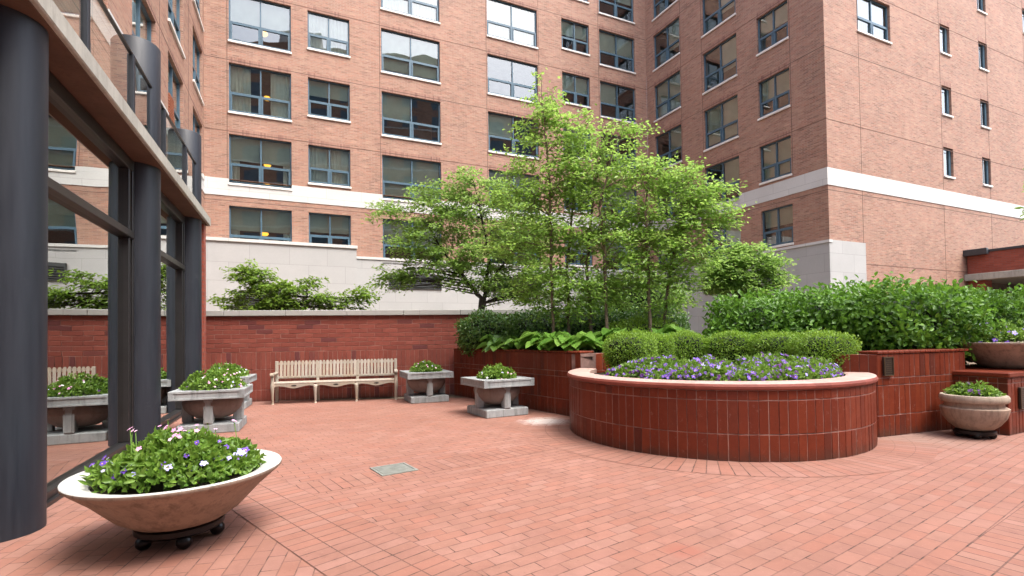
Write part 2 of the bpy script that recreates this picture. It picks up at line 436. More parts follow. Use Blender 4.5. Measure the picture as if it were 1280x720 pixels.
M['leaf_hosta'] = leaf_mat('hosta_leaf', (.06, .15, .016), (.10, .22, .028), (.16, .29, .05), .35, .4, .4)
M['leaf_pansy'] = leaf_mat('bedding_leaf', (.055, .135, .012), (.125, .235, .028), (.22, .34, .055), .35, .45, .4)
M['core'] = simple('dark_filler_core', (.012, .020, .007), .95, var=.5, scale=10)  # near black painted shade for the filler inside shrubs
M['bark'] = simple('bark', (.14, .105, .075), .9, var=.5, scale=12, bump=.5)
M['bark_dark'] = simple('dark_bark', (.035, .028, .022), .9, var=.4, scale=12, bump=.5)
def petal(name, c, c2): 
    b = N(name); return b.done(b.bsdf(b.mix(rnd(b), c, c2), .6, 0, .3))
M['petals'] = [petal('petal_violet', (.11, .045, .34), (.20, .11, .50)), petal('petal_deep_purple', (.045, .008, .085), (.10, .02, .17)),
               petal('petal_lilac', (.34, .32, .68), (.52, .50, .80)), petal('petal_white', (.72, .74, .72), (.85, .85, .82)), petal('petal_pink', (.62, .27, .46), (.78, .50, .64)),
               petal('petal_yellow_eye', (.70, .45, .03), (.8, .55, .05))]

# ------------------------------------------------------------------ foliage helpers
def leaves_mesh(name, P, D, Nn, L, Wd, mat, rn=None, fold=.25):
    """P base points, D axis directions, Nn normals (n,3); L, Wd length and width arrays -> one mesh of folded pointed leaves"""
    n = len(P); D = D / (np.linalg.norm(D, axis=1, keepdims=True) + 1e-9)
    Sd = np.cross(D, Nn); Sd /= (np.linalg.norm(Sd, axis=1, keepdims=True) + 1e-9)
    Nn = np.cross(Sd, D)
    L = np.broadcast_to(L, n)[:, None]; Wd = np.broadcast_to(Wd, n)[:, None]
    V = np.empty((n, 6, 3))
    V[:, 0] = P
    V[:, 1] = P + D * L * .30 + Sd * Wd * .46 + Nn * Wd * fold
    V[:, 2] = P + D * L * .66 + Sd * Wd * .40 + Nn * Wd * fold * .8
    V[:, 3] = P + D * L - Nn * L * .10
    V[:, 4] = P + D * L * .66 - Sd * Wd * .40 + Nn * Wd * fold * .8
    V[:, 5] = P + D * L * .30 - Sd * Wd * .46 + Nn * Wd * fold
    base = (np.arange(n) * 6)[:, None]
    F = np.concatenate([base + np.array([[0, 1, 2, 3]]), base + np.array([[0, 3, 4, 5]])], axis=1).reshape(-1, 4)
    me = bpy.data.meshes.new(name)
    me.vertices.add(n * 6); me.vertices.foreach_set('co', V.reshape(-1).astype(np.float32))
    me.loops.add(len(F) * 4); me.loops.foreach_set('vertex_index', F.reshape(-1).astype(np.int32))
    me.polygons.add(len(F)); me.polygons.foreach_set('loop_start', np.arange(len(F), dtype=np.int32) * 4)
    try: me.polygons.foreach_set('loop_total', np.full(len(F), 4, dtype=np.int32))
    except Exception: pass
    if rn is None: rn = rng.random(n)
    a = me.attributes.new('rnd', 'FLOAT', 'FACE'); a.data.foreach_set('value', np.repeat(np.clip(rn, 0, 1), 2).astype(np.float32))
    me.materials.append(mat); me.update(calc_edges=True)
    return me
def unit(n):
    v = rng.normal(size=(n, 3)); return v / np.linalg.norm(v, axis=1, keepdims=True)

def flowers_mesh(name, P, Nn, size, kinds):
    """five petalled blooms; kinds = material index per bloom"""
    mb = MB()
    for p, nrm, s, k in zip(P, Nn, size, kinds):
        nrm = Vector(nrm).normalized(); a = nrm.orthogonal().normalized(); b2 = nrm.cross(a)
        th0 = random.random() * 6.28; c = random.random(); p = Vector(p)
        for q in range(5):
            th = th0 + q * 1.2566; d = a * math.cos(th) + b2 * math.sin(th); t = nrm.cross(d)
            s2 = s * random.uniform(.85, 1.1)
            mb.quad([p, p + d * s2 * .5 + t * s2 * .36 + nrm * s2 * .12, p + d * s2 * .95 + t * s2 * .2 + nrm * s2 * .05, p + d * s2 * .95 - t * s2 * .2 + nrm * s2 * .05, p + d * s2 * .5 - t * s2 * .36 + nrm * s2 * .12], m=int(k), c=min(1, max(0, c + random.uniform(-.3, .3))))
        if k != 4:
            q = nrm * s * .14
            mb.quad([p + q + (a + b2) * s * .14, p + q + (a - b2) * s * .14, p + q - (a + b2) * s * .14, p + q - (a - b2) * s * .14], m=5 if k != 1 else 1, c=c)
    return mb.mesh(name, M['petals'])

bloom_cache = {}
def add_blooms(t, P, Nn, size, kinds):
    """each bloom an object of its own (the hundred nearest), the rest one mass"""
    o = t.location; order = np.argsort(P[:, 1] + np.abs(P[:, 0]) * .1)
    keep, rest = order[:100], order[100:]
    for i in keep:
        key = (int(kinds[i]), int(i) % 3)
        if key not in bloom_cache: bloom_cache[key] = flowers_mesh('bloom', [(0, 0, 0)], [(0, 0, 1)], [1.0], [key[0]])
        b_ = link('bloom', bloom_cache[key], t, tuple(Vector(P[i]) - o)); b_.scale = (size[i],) * 3
        q = Vector(Nn[i]).to_track_quat('Z', 'Y'); b_.rotation_euler = q.to_euler()
    if len(rest):
        P = P - np.array(o)[None]
        tag(link('blooms', flowers_mesh('blooms', P[rest], Nn[rest], size[rest], kinds[rest]), t), kind='stuff')
def bedding(name, label, cat, surf, n_leaf, n_fl, weights, leafL=.045, fsize=.022, group=None, taller=None, seedz=.0):
    """low flowering plants: surf(n) -> points (n,3) on top of the clump and outward normals"""
    t = thing(name, label, cat, (0, 0, 0), 0, group)
    P, Nn = surf(n_leaf)
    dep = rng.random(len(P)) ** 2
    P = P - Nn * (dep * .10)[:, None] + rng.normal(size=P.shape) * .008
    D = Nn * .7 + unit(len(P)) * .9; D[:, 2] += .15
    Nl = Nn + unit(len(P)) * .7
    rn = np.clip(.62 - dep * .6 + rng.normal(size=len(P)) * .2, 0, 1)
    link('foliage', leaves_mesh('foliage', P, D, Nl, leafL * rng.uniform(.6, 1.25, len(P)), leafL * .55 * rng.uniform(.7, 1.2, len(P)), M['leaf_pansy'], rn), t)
    P2, N2 = surf(n_fl)
    P2 = P2 + N2 * (.012 + .02 * rng.random(n_fl))[:, None]
    N2 = N2 + np.array([.0, -.7, .35]) + unit(n_fl) * .5
    kinds = rng.choice(len(weights), n_fl, p=np.array(weights) / sum(weights))
    add_blooms(t, P2, N2, fsize * rng.uniform(.7, 1.25, n_fl), kinds)
    return t

# =================================================================== SETTING
u = Vector((math.sin(R(64.83)), math.cos(R(64.83)), 0)); v = Vector((-u.y, u.x, 0))
pdir = Vector((math.sin(R(-22.70)), math.cos(R(-22.70)), 0)); pn = Vector((pdir.y, -pdir.x, 0))
G0 = Vector((-4.03, 4.46, 0))                         # point of the pavilion's glass line
A0 = Vector((-11.49, 20.81, 0)); Cc = Vector((8.17, 30.05, 0)); Kc = Vector((12.71, 20.39, 0)); Lc = Vector((-12.28, 20.44, 0))
nBack = Vector((u.y, -u.x, 0))
PC = Vector((2.76, 7.28, 0)); PR = 1.95               # round planter

# ---------------- ground and paving
def yaw(a): return Vector((math.sin(R(a)), math.cos(R(a)), 0))
mb = MB(); mb.quad([(-150, -150, -.012), (150, -150, -.012), (150, 150, -.012), (-150, 150, -.012)])
tag(mb.build('ground', simple('ground_soil', (.12, .09, .06), .95, var=.3)), kind='structure')

mb = MB()
def sheet(poly, z, du, dv, o, m):
    mb.quad([(p[0], p[1], z) for p in poly], [((Vector((p[0], p[1], 0)) - o).dot(du), (Vector((p[0], p[1], 0)) - o).dot(dv)) for p in poly], m)
dD = yaw(134.7); dDn = Vector((-dD.y, dD.x, 0))       # border direction and the way into the field
dE = yaw(55.0); dEn = Vector((-dE.y, dE.x, 0))
lA = Vector((-1.71, 4.43, 0))
zL = yaw(167); zLn = Vector((-zL.y, zL.x, 0))
big = [(-30, -14), (34, -14), (34, 12.6), (-7.0, 11.2), (-30, 11.2)]
sheet(big, 0.0, zL, zLn, lA, 0)
pA = lA - dD * 14; pB = lA + dD * 26
if dDn.dot(Vector((1, 1, 0))) < 0: dDn = -dDn
def clip_half(poly, o, n):
    out = []
    for i, p in enumerate(poly):
        q = poly[(i + 1) % len(poly)]; P_ = Vector((p[0], p[1], 0)); Q_ = Vector((q[0], q[1], 0))
        a, b_ = (P_ - o).dot(n), (Q_ - o).dot(n)
        if a >= 0: out.append((P_.x, P_.y))
        if a * b_ < 0:
            t = a / (a - b_); r_ = P_.lerp(Q_, t); out.append((r_.x, r_.y))
    return out
field = clip_half(big, lA, dDn)
sheet(field, .002, dE, dEn, lA, 0)
for k in range(3):                                    # three soldier rows along the border
    o = lA - dDn * (.205 * (k + 1))
    poly = clip_half(clip_half(clip_half([(-30, -14), (34, -14), (34, 12), (-30, 12)], o, dDn), o + dDn * .205, -dDn), lA - dD * 9, dD)
    sheet(poly, .0036, dDn, dD, o, 1)
# soldier course through the drain, and the one at lower right
s2 = Vector((-1.70, 4.50, 0)); dS = yaw(53.6); dSn = Vector((-dS.y, dS.x, 0))
if dSn.y < 0: dSn = -dSn
for k in range(2):
    a = s2 + dSn * (.205 * k) ; a2 = a + dSn * .205
    e = 3.1
    poly = clip_half([tuple((a - dS * 2).xy), tuple((a + dS * e).xy), tuple((a2 + dS * e).xy), tuple((a2 - dS * 2).xy)], lA, dDn)
    sheet(poly, .0040, dSn, dS, a, 1)
r1 = Vector((2.30, 2.87, 0)); dr = yaw(56.0); drn = Vector((-dr.y, dr.x, 0))
if drn.y > 0: drn = -drn
for k in range(3):
    a = r1 + drn * (.205 * k); a2 = a + drn * .205
    sheet([tuple((a - dr * 3).xy), tuple((a + dr * 9).xy), tuple((a2 + dr * 9).xy), tuple((a2 - dr * 3).xy)], .0036, drn, dr, a, 1)
for k in range(3):                                    # rings round the planter
    ra, rb = PR + .19 * k - .02, PR + .19 * (k + 1) - .02
    for j in range(72):
        t0, t1 = R(-205 + j * 230 / 72), R(-205 + (j + 1) * 230 / 72)
        q = [(PC.x + r_ * math.cos(t_), PC.y + r_ * math.sin(t_)) for r_, t_ in ((ra, t0), (rb, t0), (rb, t1), (ra, t1))]
        mb.quad([(x, y, .0052) for x, y in q], [(.012, t0 * PR), (.204 if k < 2 else .195, t0 * PR), (.204 if k < 2 else .195, t1 * PR), (.012, t1 * PR)], 1)
tag(mb.build('brick_paving', [M['paving'], M['paving_stack']]), kind='structure')

# =================================================================== APARTMENT BUILDING
apt = thing('apartment_building', 'tall pale red brick apartment block with blue grey windows wrapping round the court', 'building', tuple(A0))
def P3(o, d, n, s, z, off=0): return Vector((o.x + d.x * s + n.x * off - A0.x, o.y + d.y * s + n.y * off - A0.y, z))
ZT = [9.82 + 2.96 * k for k in range(-1, 7)]          # heads of the windows, one per storey
TOPZ = 27.5
win_mesh = {}
def window_parts(w, h, lower):
    key = (round(w, 2), round(h, 2))
    if key in win_mesh: return win_mesh[key]
    D = .13; f = .055
    fr = MB()
    def bx(x0, x1, z0, z1, y0=D - .03, y1=D + .05): fr.box(x0, x1, y0, y1, z0, z1)
    x0, x1 = -w / 2, w / 2
    bx(x0, x0 + f, 0, h); bx(x1 - f, x1, 0, h); bx(x0 + f, x1 - f, 0, f); bx(x0 + f, x1 - f, h - f, h)
    lz = h * lower
    if w > 1.2:
        bx(-.028, .028, f, h - f)
        bx(x0 + f, -.028, lz - .05, lz + .05); bx(.028, x1 - f, lz - .05, lz + .05)
        for a, c in ((x0 + f, -.028), (.028, x1 - f)):             # lower sashes sit proud
            y0, y1 = D - .055, D + .03
            bx(a, a + .06, f, lz - .05, y0, y1); bx(c - .06, c, f, lz - .05, y0, y1); bx(a + .06, c - .06, f, f + .05, y0, y1)
    else:
        bx(x1 - f - .10, x1 - f, f, h - f)
    pa = MB(); pa.quad([(x0 + f, D + .012, f), (x1 - f, D + .012, f), (x1 - f, D + .012, h - f), (x0 + f, D + .012, h - f)])
    si = MB(); si.box(x0 - .03, x1 + .03, -.06, D, -.10, -.004, ch=.012)
    ro = MB(); d2 = 1.5; y0 = D + .055
    ro.quad([(x0, d2, 0), (x1, d2, 0), (x1, d2, h), (x0, d2, h)]); ro.quad([(x0, y0, 0), (x0, d2, 0), (x0, d2, h), (x0, y0, h)])
    ro.quad([(x1, y0, 0), (x1, y0, h), (x1, d2, h), (x1, d2, 0)]); ro.quad([(x0, y0, h), (x0, d2, h), (x1, d2, h), (x1, y0, h)]); ro.quad([(x0, y0, 0), (x1, y0, 0), (x1, d2, 0), (x0, d2, 0)])
    r = dict(frame=fr.mesh('window', M['frame']), pane=pa.mesh('pane', M['win_glass']), sill=si.mesh('sill', M['sill']), room=ro.mesh('room', M['room']))
    win_mesh[key] = r; return r
def curtain_mesh(x0, x1, z0, z1, y, amp=.03):
    m = MB(); n = max(6, int((x1 - x0) / .03)); ph = random.random() * 6
    for i in range(n):
        a = x0 + (x1 - x0) * i / n; c = x0 + (x1 - x0) * (i + 1) / n
        ya, yc = y + amp * math.sin(a * 42 + ph) * (.6 + .4 * math.sin(a * 7)), y + amp * math.sin(c * 42 + ph) * (.6 + .4 * math.sin(c * 7))
        m.quad([(a, ya, z0), (c, yc, z0), (c, yc, z1), (a, ya, z1)])
    return m.mesh('curtain', M['curtain'])
def blind_mesh(x0, x1, z0, z1, y):
    m = MB(); m.box(x0, x1, y, y + .012, z0, z1, ch=.003); m.box(x0, x1, y - .01, y + .022, z0 - .03, z0, ch=.004)
    return m.mesh('blind', M['blind'])
def lamp_mesh(x, z, y, r):
    m = MB(); m.lathe([(.001, .0), (r * .7, .02), (r, .09), (r * .75, .16), (.001, .2)], 16, cx=x, cy=y, z=z); return m.mesh('lamp', M['lamp'])
def add_window(o, d, n, s0, s1, z0, z1, dress, lower=.40, flip=False):
    w, h = s1 - s0, z1 - z0
    ms = window_parts(w, h, lower)
    X = -d if flip else d
    q = link('window', ms['frame'], apt, tuple(P3(o, d, n, (s0 + s1) / 2, z0)))
    q.rotation_euler = (0, 0, math.atan2(X.y, X.x))
    for k in ('pane', 'sill', 'room'): link(k, ms[k], q)
    y = .245
    for it in dress:
        if it == 'curtains':
            link('curtain', curtain_mesh(-w / 2 + .05, -w / 2 + w * .34, .02, h, y), q); link('curtain', curtain_mesh(w / 2 - w * .34, w / 2 - .05, .02, h, y), q)
        elif it == 'curtain_side':
            link('curtain', curtain_mesh(-w / 2 + .03, -w / 2 + w * .16, .02, h, y), q); link('curtain', curtain_mesh(w / 2 - w * .14, w / 2 - .03, .02, h, y), q)
        elif it == 'sheer': link('curtain', curtain_mesh(-w / 2 + .03, w / 2 - .03, .02, h, y, .02), q)
        elif it == 'blind': link('blind', blind_mesh(-w / 2 + .06, w / 2 - .06, h * random.uniform(.42, .6), h - .02, y - .03), q)
        elif it == 'blind_left': link('blind', blind_mesh(-w / 2 + .06, -.02, h * .45, h - .02, y - .03), q)
        elif it == 'blind_right': link('blind', blind_mesh(.02, w / 2 - .06, h * .3, h - .02, y - .03), q)
        elif it == 'blind_low': link('blind', blind_mesh(-w / 2 + .06, w / 2 - .06, h * .12, h - .02, y - .03), q)
        elif it == 'lamp': link('lamp', lamp_mesh(w * random.uniform(.04, .14), h * random.uniform(.42, .60), 1.0, .17), q)
        elif it == 'lamp2':
            link('lamp', lamp_mesh(w * .10, h * .55, 1.0, .15), q); link('lamp', lamp_mesh(w * .10, h * .10, 1.0, .13), q)
        elif it == 'louver':
            m = MB()
            for k in range(9): m.box(-w / 2 + .02, -w / 2 + .62, -.03, .06, .05 + k * .085, .05 + k * .085 + .055)
            m.box(-w / 2 + .02, -w / 2 + .62, .06, .075, .03, .80)
            m2 = m.mesh('vent_louver', M['terracotta']); link('vent_louver', m2, q)
    return q
def wall(name, o, d, n, s0, s1, z0, z1, wins, soldiers=True, reveal=.20):
    """brick wall with real openings; UV in metres"""
    mb = MB(); rows = set([z0, z1]); cols = set([s0, s1])
    for a, b_, c, e in wins:
        cols |= {a, b_}; rows |= {c, e}
        if soldiers: rows.add(e + .22)
    rows = sorted(r for r in rows if z0 <= r <= z1); cols = sorted(cols)
    for i in range(len(cols) - 1):
        for j in range(len(rows) - 1):
            a, b_, c, e = cols[i], cols[i + 1], rows[j], rows[j + 1]
            sm, zm = (a + b_) / 2, (c + e) / 2
            if any(w[0] < sm < w[1] and w[2] < zm < w[3] for w in wins): continue
            sold = soldiers and any(w[0] < sm < w[1] and w[3] < zm < w[3] + .22 for w in wins)
            pts = [P3(o, d, n, a, c), P3(o, d, n, b_, c), P3(o, d, n, b_, e), P3(o, d, n, a, e)]
            if sold: mb.quad(pts, [(.8 * j + .03, a), (.8 * j + .03, b_), (.8 * j + .03 + e - c, b_), (.8 * j + .03 + e - c, a)], 1)
            else: mb.quad(pts, [(a, c), (b_, c), (b_, e), (a, e)], 0)
    for a, b_, c, e in wins:
        for (x0, zz0, x1, zz1) in ((a, c, a, e), (b_, c, b_, e), (a, e, b_, e), (a, c, b_, c)):
            pts = [P3(o, d, n, x0, zz0), P3(o, d, n, x1, zz1), P3(o, d, n, x1, zz1, -reveal), P3(o, d, n, x0, zz0, -reveal)]
            mb.quad(pts, [(0, zz0 + x0), (0, zz1 + x1), (reveal, zz1 + x1), (reveal, zz0 + x0)], 0)
    return mb.build(name, [M['facade'], M['facade_soldier']], apt)
def strip(name, o, d, n, s0, s1, z0, z1, off0, off1, mat, ch=.0):
    mb = MB()
    def T(p): q = P3(o, d, n, p[0], p[2], p[1]); return tuple(q)
    mb.box(s0, s1, off0, off1, z0, z1, ch=ch, T=T)
    return mb.build(name, mat, apt)

BACK, WING, FRONT, LEFT = (A0, u, nBack), (Cc, -v, -u), (Kc, u, nBack), (Lc, -pdir, pn)
def storey(col, k):                                   # (s0, s1, kind) and head height
    s0, s1, kind = col; zt = ZT[k]
    return (s0, s1, zt - {'L': 2.03, 'S': 1.67, 'K': 1.37}[kind], zt)
back_cols = [(0.0, 2.36, 'L'), (3.03, 4.79, 'S'), (6.20, 9.02, 'L'), (11.52, 14.42, 'L'), (15.92, 17.71, 'S'), (18.40, 20.90, 'L')]
wing_cols = [(.64, 2.74, 'L'), (4.34, 6.45, 'L'), (7.58, 9.14, 'S')]
front_narrow = [(8.64, 9.50, 'K'), (12.20, 13.06, 'K'), (17.02, 17.95, 'K'), (21.5, 22.4, 'K')]
left_cols = [(.38, 2.40, 'L'), (4.05, 6.20, 'L'), (7.60, 9.70, 'L'), (11.3, 13.4, 'L'), (15.0, 17.1, 'L'), (18.7, 20.8, 'L')]
dress_of = {0: [['curtain_side', 'blind', 'lamp'], ['curtain_side', 'blind', 'lamp2'], ['curtains', 'lamp2'], ['blind', 'lamp'], ['curtain_side', 'blind'], ['sheer'], ['blind']],
            1: [['blind'], ['sheer'], ['blind'], ['sheer'], ['blind'], ['blind'], ['blind']],
            2: [['blind', 'lamp'], ['blind_low'], ['blind_left'], ['blind_low'], ['sheer'], ['blind'], []],
            3: [[], ['blind'], ['blind_left'], [], ['sheer'], [], []]}
def face(F, cols, ks, dress, flip=False):
    ws = []
    for ci, c in enumerate(cols):
        for k in ks:
            w = storey(c, k); ws.append(w)
            dr_ = dress(ci, k)
            add_window(*F, *w, dr_, flip=flip)
    return ws
ws = face(BACK, back_cols, range(0, 7), lambda ci, k: dress_of[ci][k] if ci in dress_of else [['blind'], ['blind'], [], ['blind_left'], ['blind'], ['blind'], []][k] if ci != 4 else ['blind'])
ws_back = ws
wall('brick_wall', *BACK, -1.2, 21.72, 4.9, 7.25, [w for w in ws if w[3] < 7.3], soldiers=False)
wall('brick_wall', *BACK, -1.2, 21.72, 7.95, TOPZ, [(a, b_, max(c, 7.95), e) for a, b_, c, e in ws if e > 7.3])
wsw = face(WING, wing_cols, range(0, 7), lambda ci, k: [['blind_right'], ['blind_right'], ['blind']][ci] if (k + ci) % 3 else ['blind_low'])
wall('brick_wall', *WING, 0.0, 10.70, 4.9, 7.25, [w for w in wsw if w[3] < 7.3], soldiers=False)
wall('brick_wall', *WING, 0.0, 10.70, 7.95, TOPZ, [(a, b_, max(c, 7.95), e) for a, b_, c, e in wsw if e > 7.3])
wsf = []
for c in front_narrow:
    for k in range(1, 7):
        w = storey(c, k); w = (w[0], w[1], w[2] + .22, w[3] + .22); wsf.append(w); add_window(*FRONT, *w, ['blind_low'] if (k + int(c[0])) % 2 else [])
for k in (3, 4, 5, 6):
    w = storey((2.22, 4.62, 'S'), k); wsf.append(w); add_window(*FRONT, *w, ['sheer'] if k == 3 else ['blind'])
wall('brick_wall', *FRONT, 0.0, 30.0, 0.0, 7.25, [])
wall('brick_wall', *FRONT, 0.0, 30.0, 7.95, TOPZ, wsf)
wsl = face(LEFT, left_cols, range(1, 7), lambda ci, k: ['louver'] if (ci, k) == (1, 1) else [['blind'], [], ['blind_left']][(ci + k) % 3], flip=True)
wall('brick_wall', *LEFT, 0.0, 30.0, 3.9, 7.25, [])
wall('brick_wall', *LEFT, 0.0, 30.0, 7.95, TOPZ, [(a, b_, max(c, 7.95), e) for a, b_, c, e in wsl])
wall('brick_wall', *LEFT, 0.0, 10.2, 0.0, 3.9, [])
# pale band round the building (window sills of the second storey sit on it), limestone base, joints
def band(F, s0, s1, wins):
    cuts = sorted((w[0], w[1]) for w in wins if w[2] < 7.95 < w[3]); x = s0
    strip('stone_band', *F, s0, s1, 7.25, 7.78, -.2, .022, M['band'])
    for a, b_ in cuts:
        strip('stone_band', *F, x, a, 7.782, 7.95, -.2, .022, M['band']); x = b_
    strip('stone_band', *F, x, s1, 7.782, 7.95, -.2, .022, M['band'])
band(BACK, -1.1, 21.70, ws_back); band(WING, .03, 10.70, wsw); band(FRONT, -.022, 30.0, []); band(LEFT, .03, 30.0, wsl)
for F, s0, s1, zt in ((BACK, 5.0, 21.6, 4.92), (WING, .0, 10.70, 4.92)):
    strip('stone_base', *F, s0, s1, 0.0, zt, -.1, .06, M['limestone']); strip('base_coping', *F, s0, s1 + .06, zt + .002, zt + .11, -.1, .10, M['band'])
strip('stone_base', *BACK, -.86, 4.98, 0.0, 5.33, -.1, .30, M['limestone']); strip('base_coping', *BACK, -.86, 5.02, 5.332, 5.46, -.1, .36, M['band'])
strip('stone_base', *FRONT, -.06, 2.30, 0.0, 5.03, -.1, .06, M['limestone'])
for F, s0, s1, vs in ((BACK, -.86, 21.7, [-.06, 6.12, 11.46, 14.48, 18.32]), (WING, 0, 10.7, [2.80, 4.28, 9.2]), (FRONT, 0, 30, [2.27, 8.55, 12.95, 17.0]), (LEFT, 0, 30, [3.2, 7.2])):
    hz = [zt + .10 for zt in ZT[1:7]]
    for zz in hz: strip('control_joint', *F, s0, s1, zz - .012, zz + .012, -.02, .003, M['joint'])
    for s_ in vs: strip('control_joint', *F, s_ - .011, s_ + .011, 7.96, TOPZ - .3, -.02, .0045, M['joint'])
    if F is FRONT:
        strip('control_joint', *F, 0, 30, 7.04, 7.065, -.02, .003, M['joint']); strip('control_joint', *F, 2.3, 30, 4.14, 4.165, -.02, .003, M['joint'])
        for s_ in vs: strip('control_joint', *F, s_ - .011, s_ + .011, 2.0, 7.24, -.02, .0045, M['joint'])
    else: strip('control_joint', *F, s0, s1, 7.04, 7.06, -.02, .003, M['joint'])
for F, s0, s1 in ((BACK, 0, 21.6), (WING, .4, 10.7), (FRONT, -.05, 30), (LEFT, 0, 30)):
    strip('parapet_coping', *F, s0, s1, TOPZ + .002, TOPZ + .22, -.45, .08, M['band'])
mb = MB()
top = [Lc - pdir * 30, Lc, A0 - u * .86, Cc, Kc, Kc + u * 30, Kc + u * 30 + v * 25, Lc + v * 25 - pn * 12, Lc - pdir * 30 - pn * 14]
mb.quad([(q.x - A0.x, q.y - A0.y, TOPZ - .02) for q in top]); mb.build('roof', M['joint'], apt)
# vents in the stone base
def vent(F, s0, s1, z0, z1, off):
    mb = MB(); o, d, n = F
    T = lambda p: tuple(P3(o, d, n, p[0], p[2], p[1]))
    mb.box(s0, s1, off, off + .015, z0, z1, T=T)
    nb = int((z1 - z0) / .09)
    for k in range(nb): mb.box(s0 + .04, s1 - .04, off + .017, off + .05, z0 + k * .09 + .01, z0 + k * .09 + .055, T=T)
    for x in (s0, s1 - .05): mb.box(x, x + .05, off + .016, off + .06, z0, z1, T=T)
    mb.build('vent_louver', M['louver'], apt)
vent(BACK, 6.45, 8.95, 3.62, 4.32, .06); vent(BACK, 11.6, 14.4, 3.62, 4.32, .06); vent(WING, 4.3, 6.6, 3.3, 4.1, .06); vent(BACK, .25, 2.3, 2.5, 3.3, .30)

# =================================================================== BUILDING ACROSS THE COURT (seen in the window reflections)
opp = thing('apartment_building', 'tall brick apartment block across the court, seen only mirrored in the windows', 'building', (10, -30, 0), math.atan2(.62, .78))
mb = MB(); mb.box(-6, 30, -14, 0, 0, 43, m=0); mb.box(30.01, 62, -14, -.02, 0, 36, m=0); ob = mb.build('brick_wall', M['facade'], opp)
mb = MB()
for i_ in range(15):
    for k_ in range(13 if i_ < 8 else 11): mb.quad([(-4 + i_ * 4.3, .02, 2.2 + k_ * 3.0), (-1.8 + i_ * 4.3, .02, 2.2 + k_ * 3.0), (-1.8 + i_ * 4.3, .02, 4.0 + k_ * 3.0), (-4 + i_ * 4.3, .02, 4.0 + k_ * 3.0)])
mb.build('window_glazing', M['frame'], opp)
mb = MB()
for k_ in range(11): mb.box(-6, 62, .0, .05, 1.95 + k_ * 3.0, 2.15 + k_ * 3.0)
mb.box(4, 10, -10, -4, 43, 47); mb.box(34, 46, -9, -3, 36, 39.5); mb.build('stone_trim', M['band'], opp)

# =================================================================== GLASS PAVILION (left)
pav = thing('glass_pavilion', 'single storey glass front with round charcoal columns under a concrete slab with balcony', 'building', tuple(G0), math.atan2(pdir.y, pdir.x))
# local frame: x along the glass line (away from camera), y to the left of it (inside), -y outside
ZS, ZTOP = 3.70, 3.87
for t_ in (-.86, 2.58, 5.80):
    mb = MB(); r = .275
    mb.lathe([(r, 0), (r, ZS - .002)], 40, cx=t_, cy=0); mb.lathe([(r, ZTOP + .002), (r, 5.33), (r - .012, 5.35), (.001, 5.352)], 40, cx=t_, cy=0)
    shade_auto(mb.build('column', M['column'], pav), 40)
mb = MB(); mb.box(-9, 6.42, -.35, 1.43, ZS, ZTOP, ch=.012); mb.build('roof_slab', M['concrete'], pav)
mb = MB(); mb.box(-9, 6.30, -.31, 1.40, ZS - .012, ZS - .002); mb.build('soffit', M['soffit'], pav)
def pframe(x0, x1, z0, z1, y0=-.05, y1=.07): 
    mb = MB(); mb.box(x0, x1, y0, y1, z0, z1, ch=.006); return mb
for x0, x1 in ((-9, -1.14), (-.58, 2.30), (2.86, 5.52)):
    fm = MB()
    def bx(a, b_, c, e, y0=-.05, y1=.07): fm.box(a, b_, y0, y1, c, e, ch=.006)
    bx(x0, x0 + .06, .02, ZS - .02); bx(x1 - .06, x1, .02, ZS - .02)
    bx(x0 + .062, x1 - .062, ZS - .17, ZS - .02); bx(x0 + .062, x1 - .062, .02, .10, -.06, .08); bx(x0 + .062, x1 - .062, 2.66, 2.75, -.07, .06)
    bx(x1 - .22, x1 - .15, .102, 2.658); bx(x1 - .22, x1 - .15, 2.752, ZS - .172)
    f = fm.build('window_frame', M['mullion'], pav)
    for z0, z1 in ((.101, 2.659), (2.751, ZS - .171)):
        g = MB(); g.quad([(x0 + .06, .01, z0), (x1 - .22, .01, z0), (x1 - .22, .01, z1), (x0 + .06, .01, z1)]); g.build('glass_pane', M['pav_glass'], f)
        g = MB(); g.quad([(x1 - .15, .01, z0), (x1 - .06, .01, z0), (x1 - .06, .01, z1), (x1 - .15, .01, z1)]); g.build('glass_pane', M['pav_glass'], f)
mb = MB()
mb.quad([(-9, .2, .015), (6.1, .2, .015), (6.1, 5, .015), (-9, 5, .015)]); mb.quad([(-9, 5, 0), (6.1, 5, 0), (6.1, 5, ZS), (-9, 5, ZS)])
mb.quad([(6.1, .1, 0), (6.1, 5, 0), (6.1, 5, ZS), (6.1, .1, ZS)]); mb.quad([(-9, .1, 0), (-9, 5, 0), (-9, 5, ZS), (-9, .1, ZS)])
mb.quad([(-9, .1, ZS - .03), (6.1, .1, ZS - .03), (6.1, 5, ZS - .03), (-9, 5, ZS - .03)])
mb.build('interior', M['pav_wall'], pav)
mb = MB(); mb.box(6.12, 6.36, -.27, 1.4, 0, ZS - .015); o = mb.build('end_pier', M['canopy_brick'], pav)
# sill strip in front of the glass
mb = MB(); mb.box(-9, 6.1, -.10, .0, .0, .035); mb.build('threshold', M['mullion'], pav)
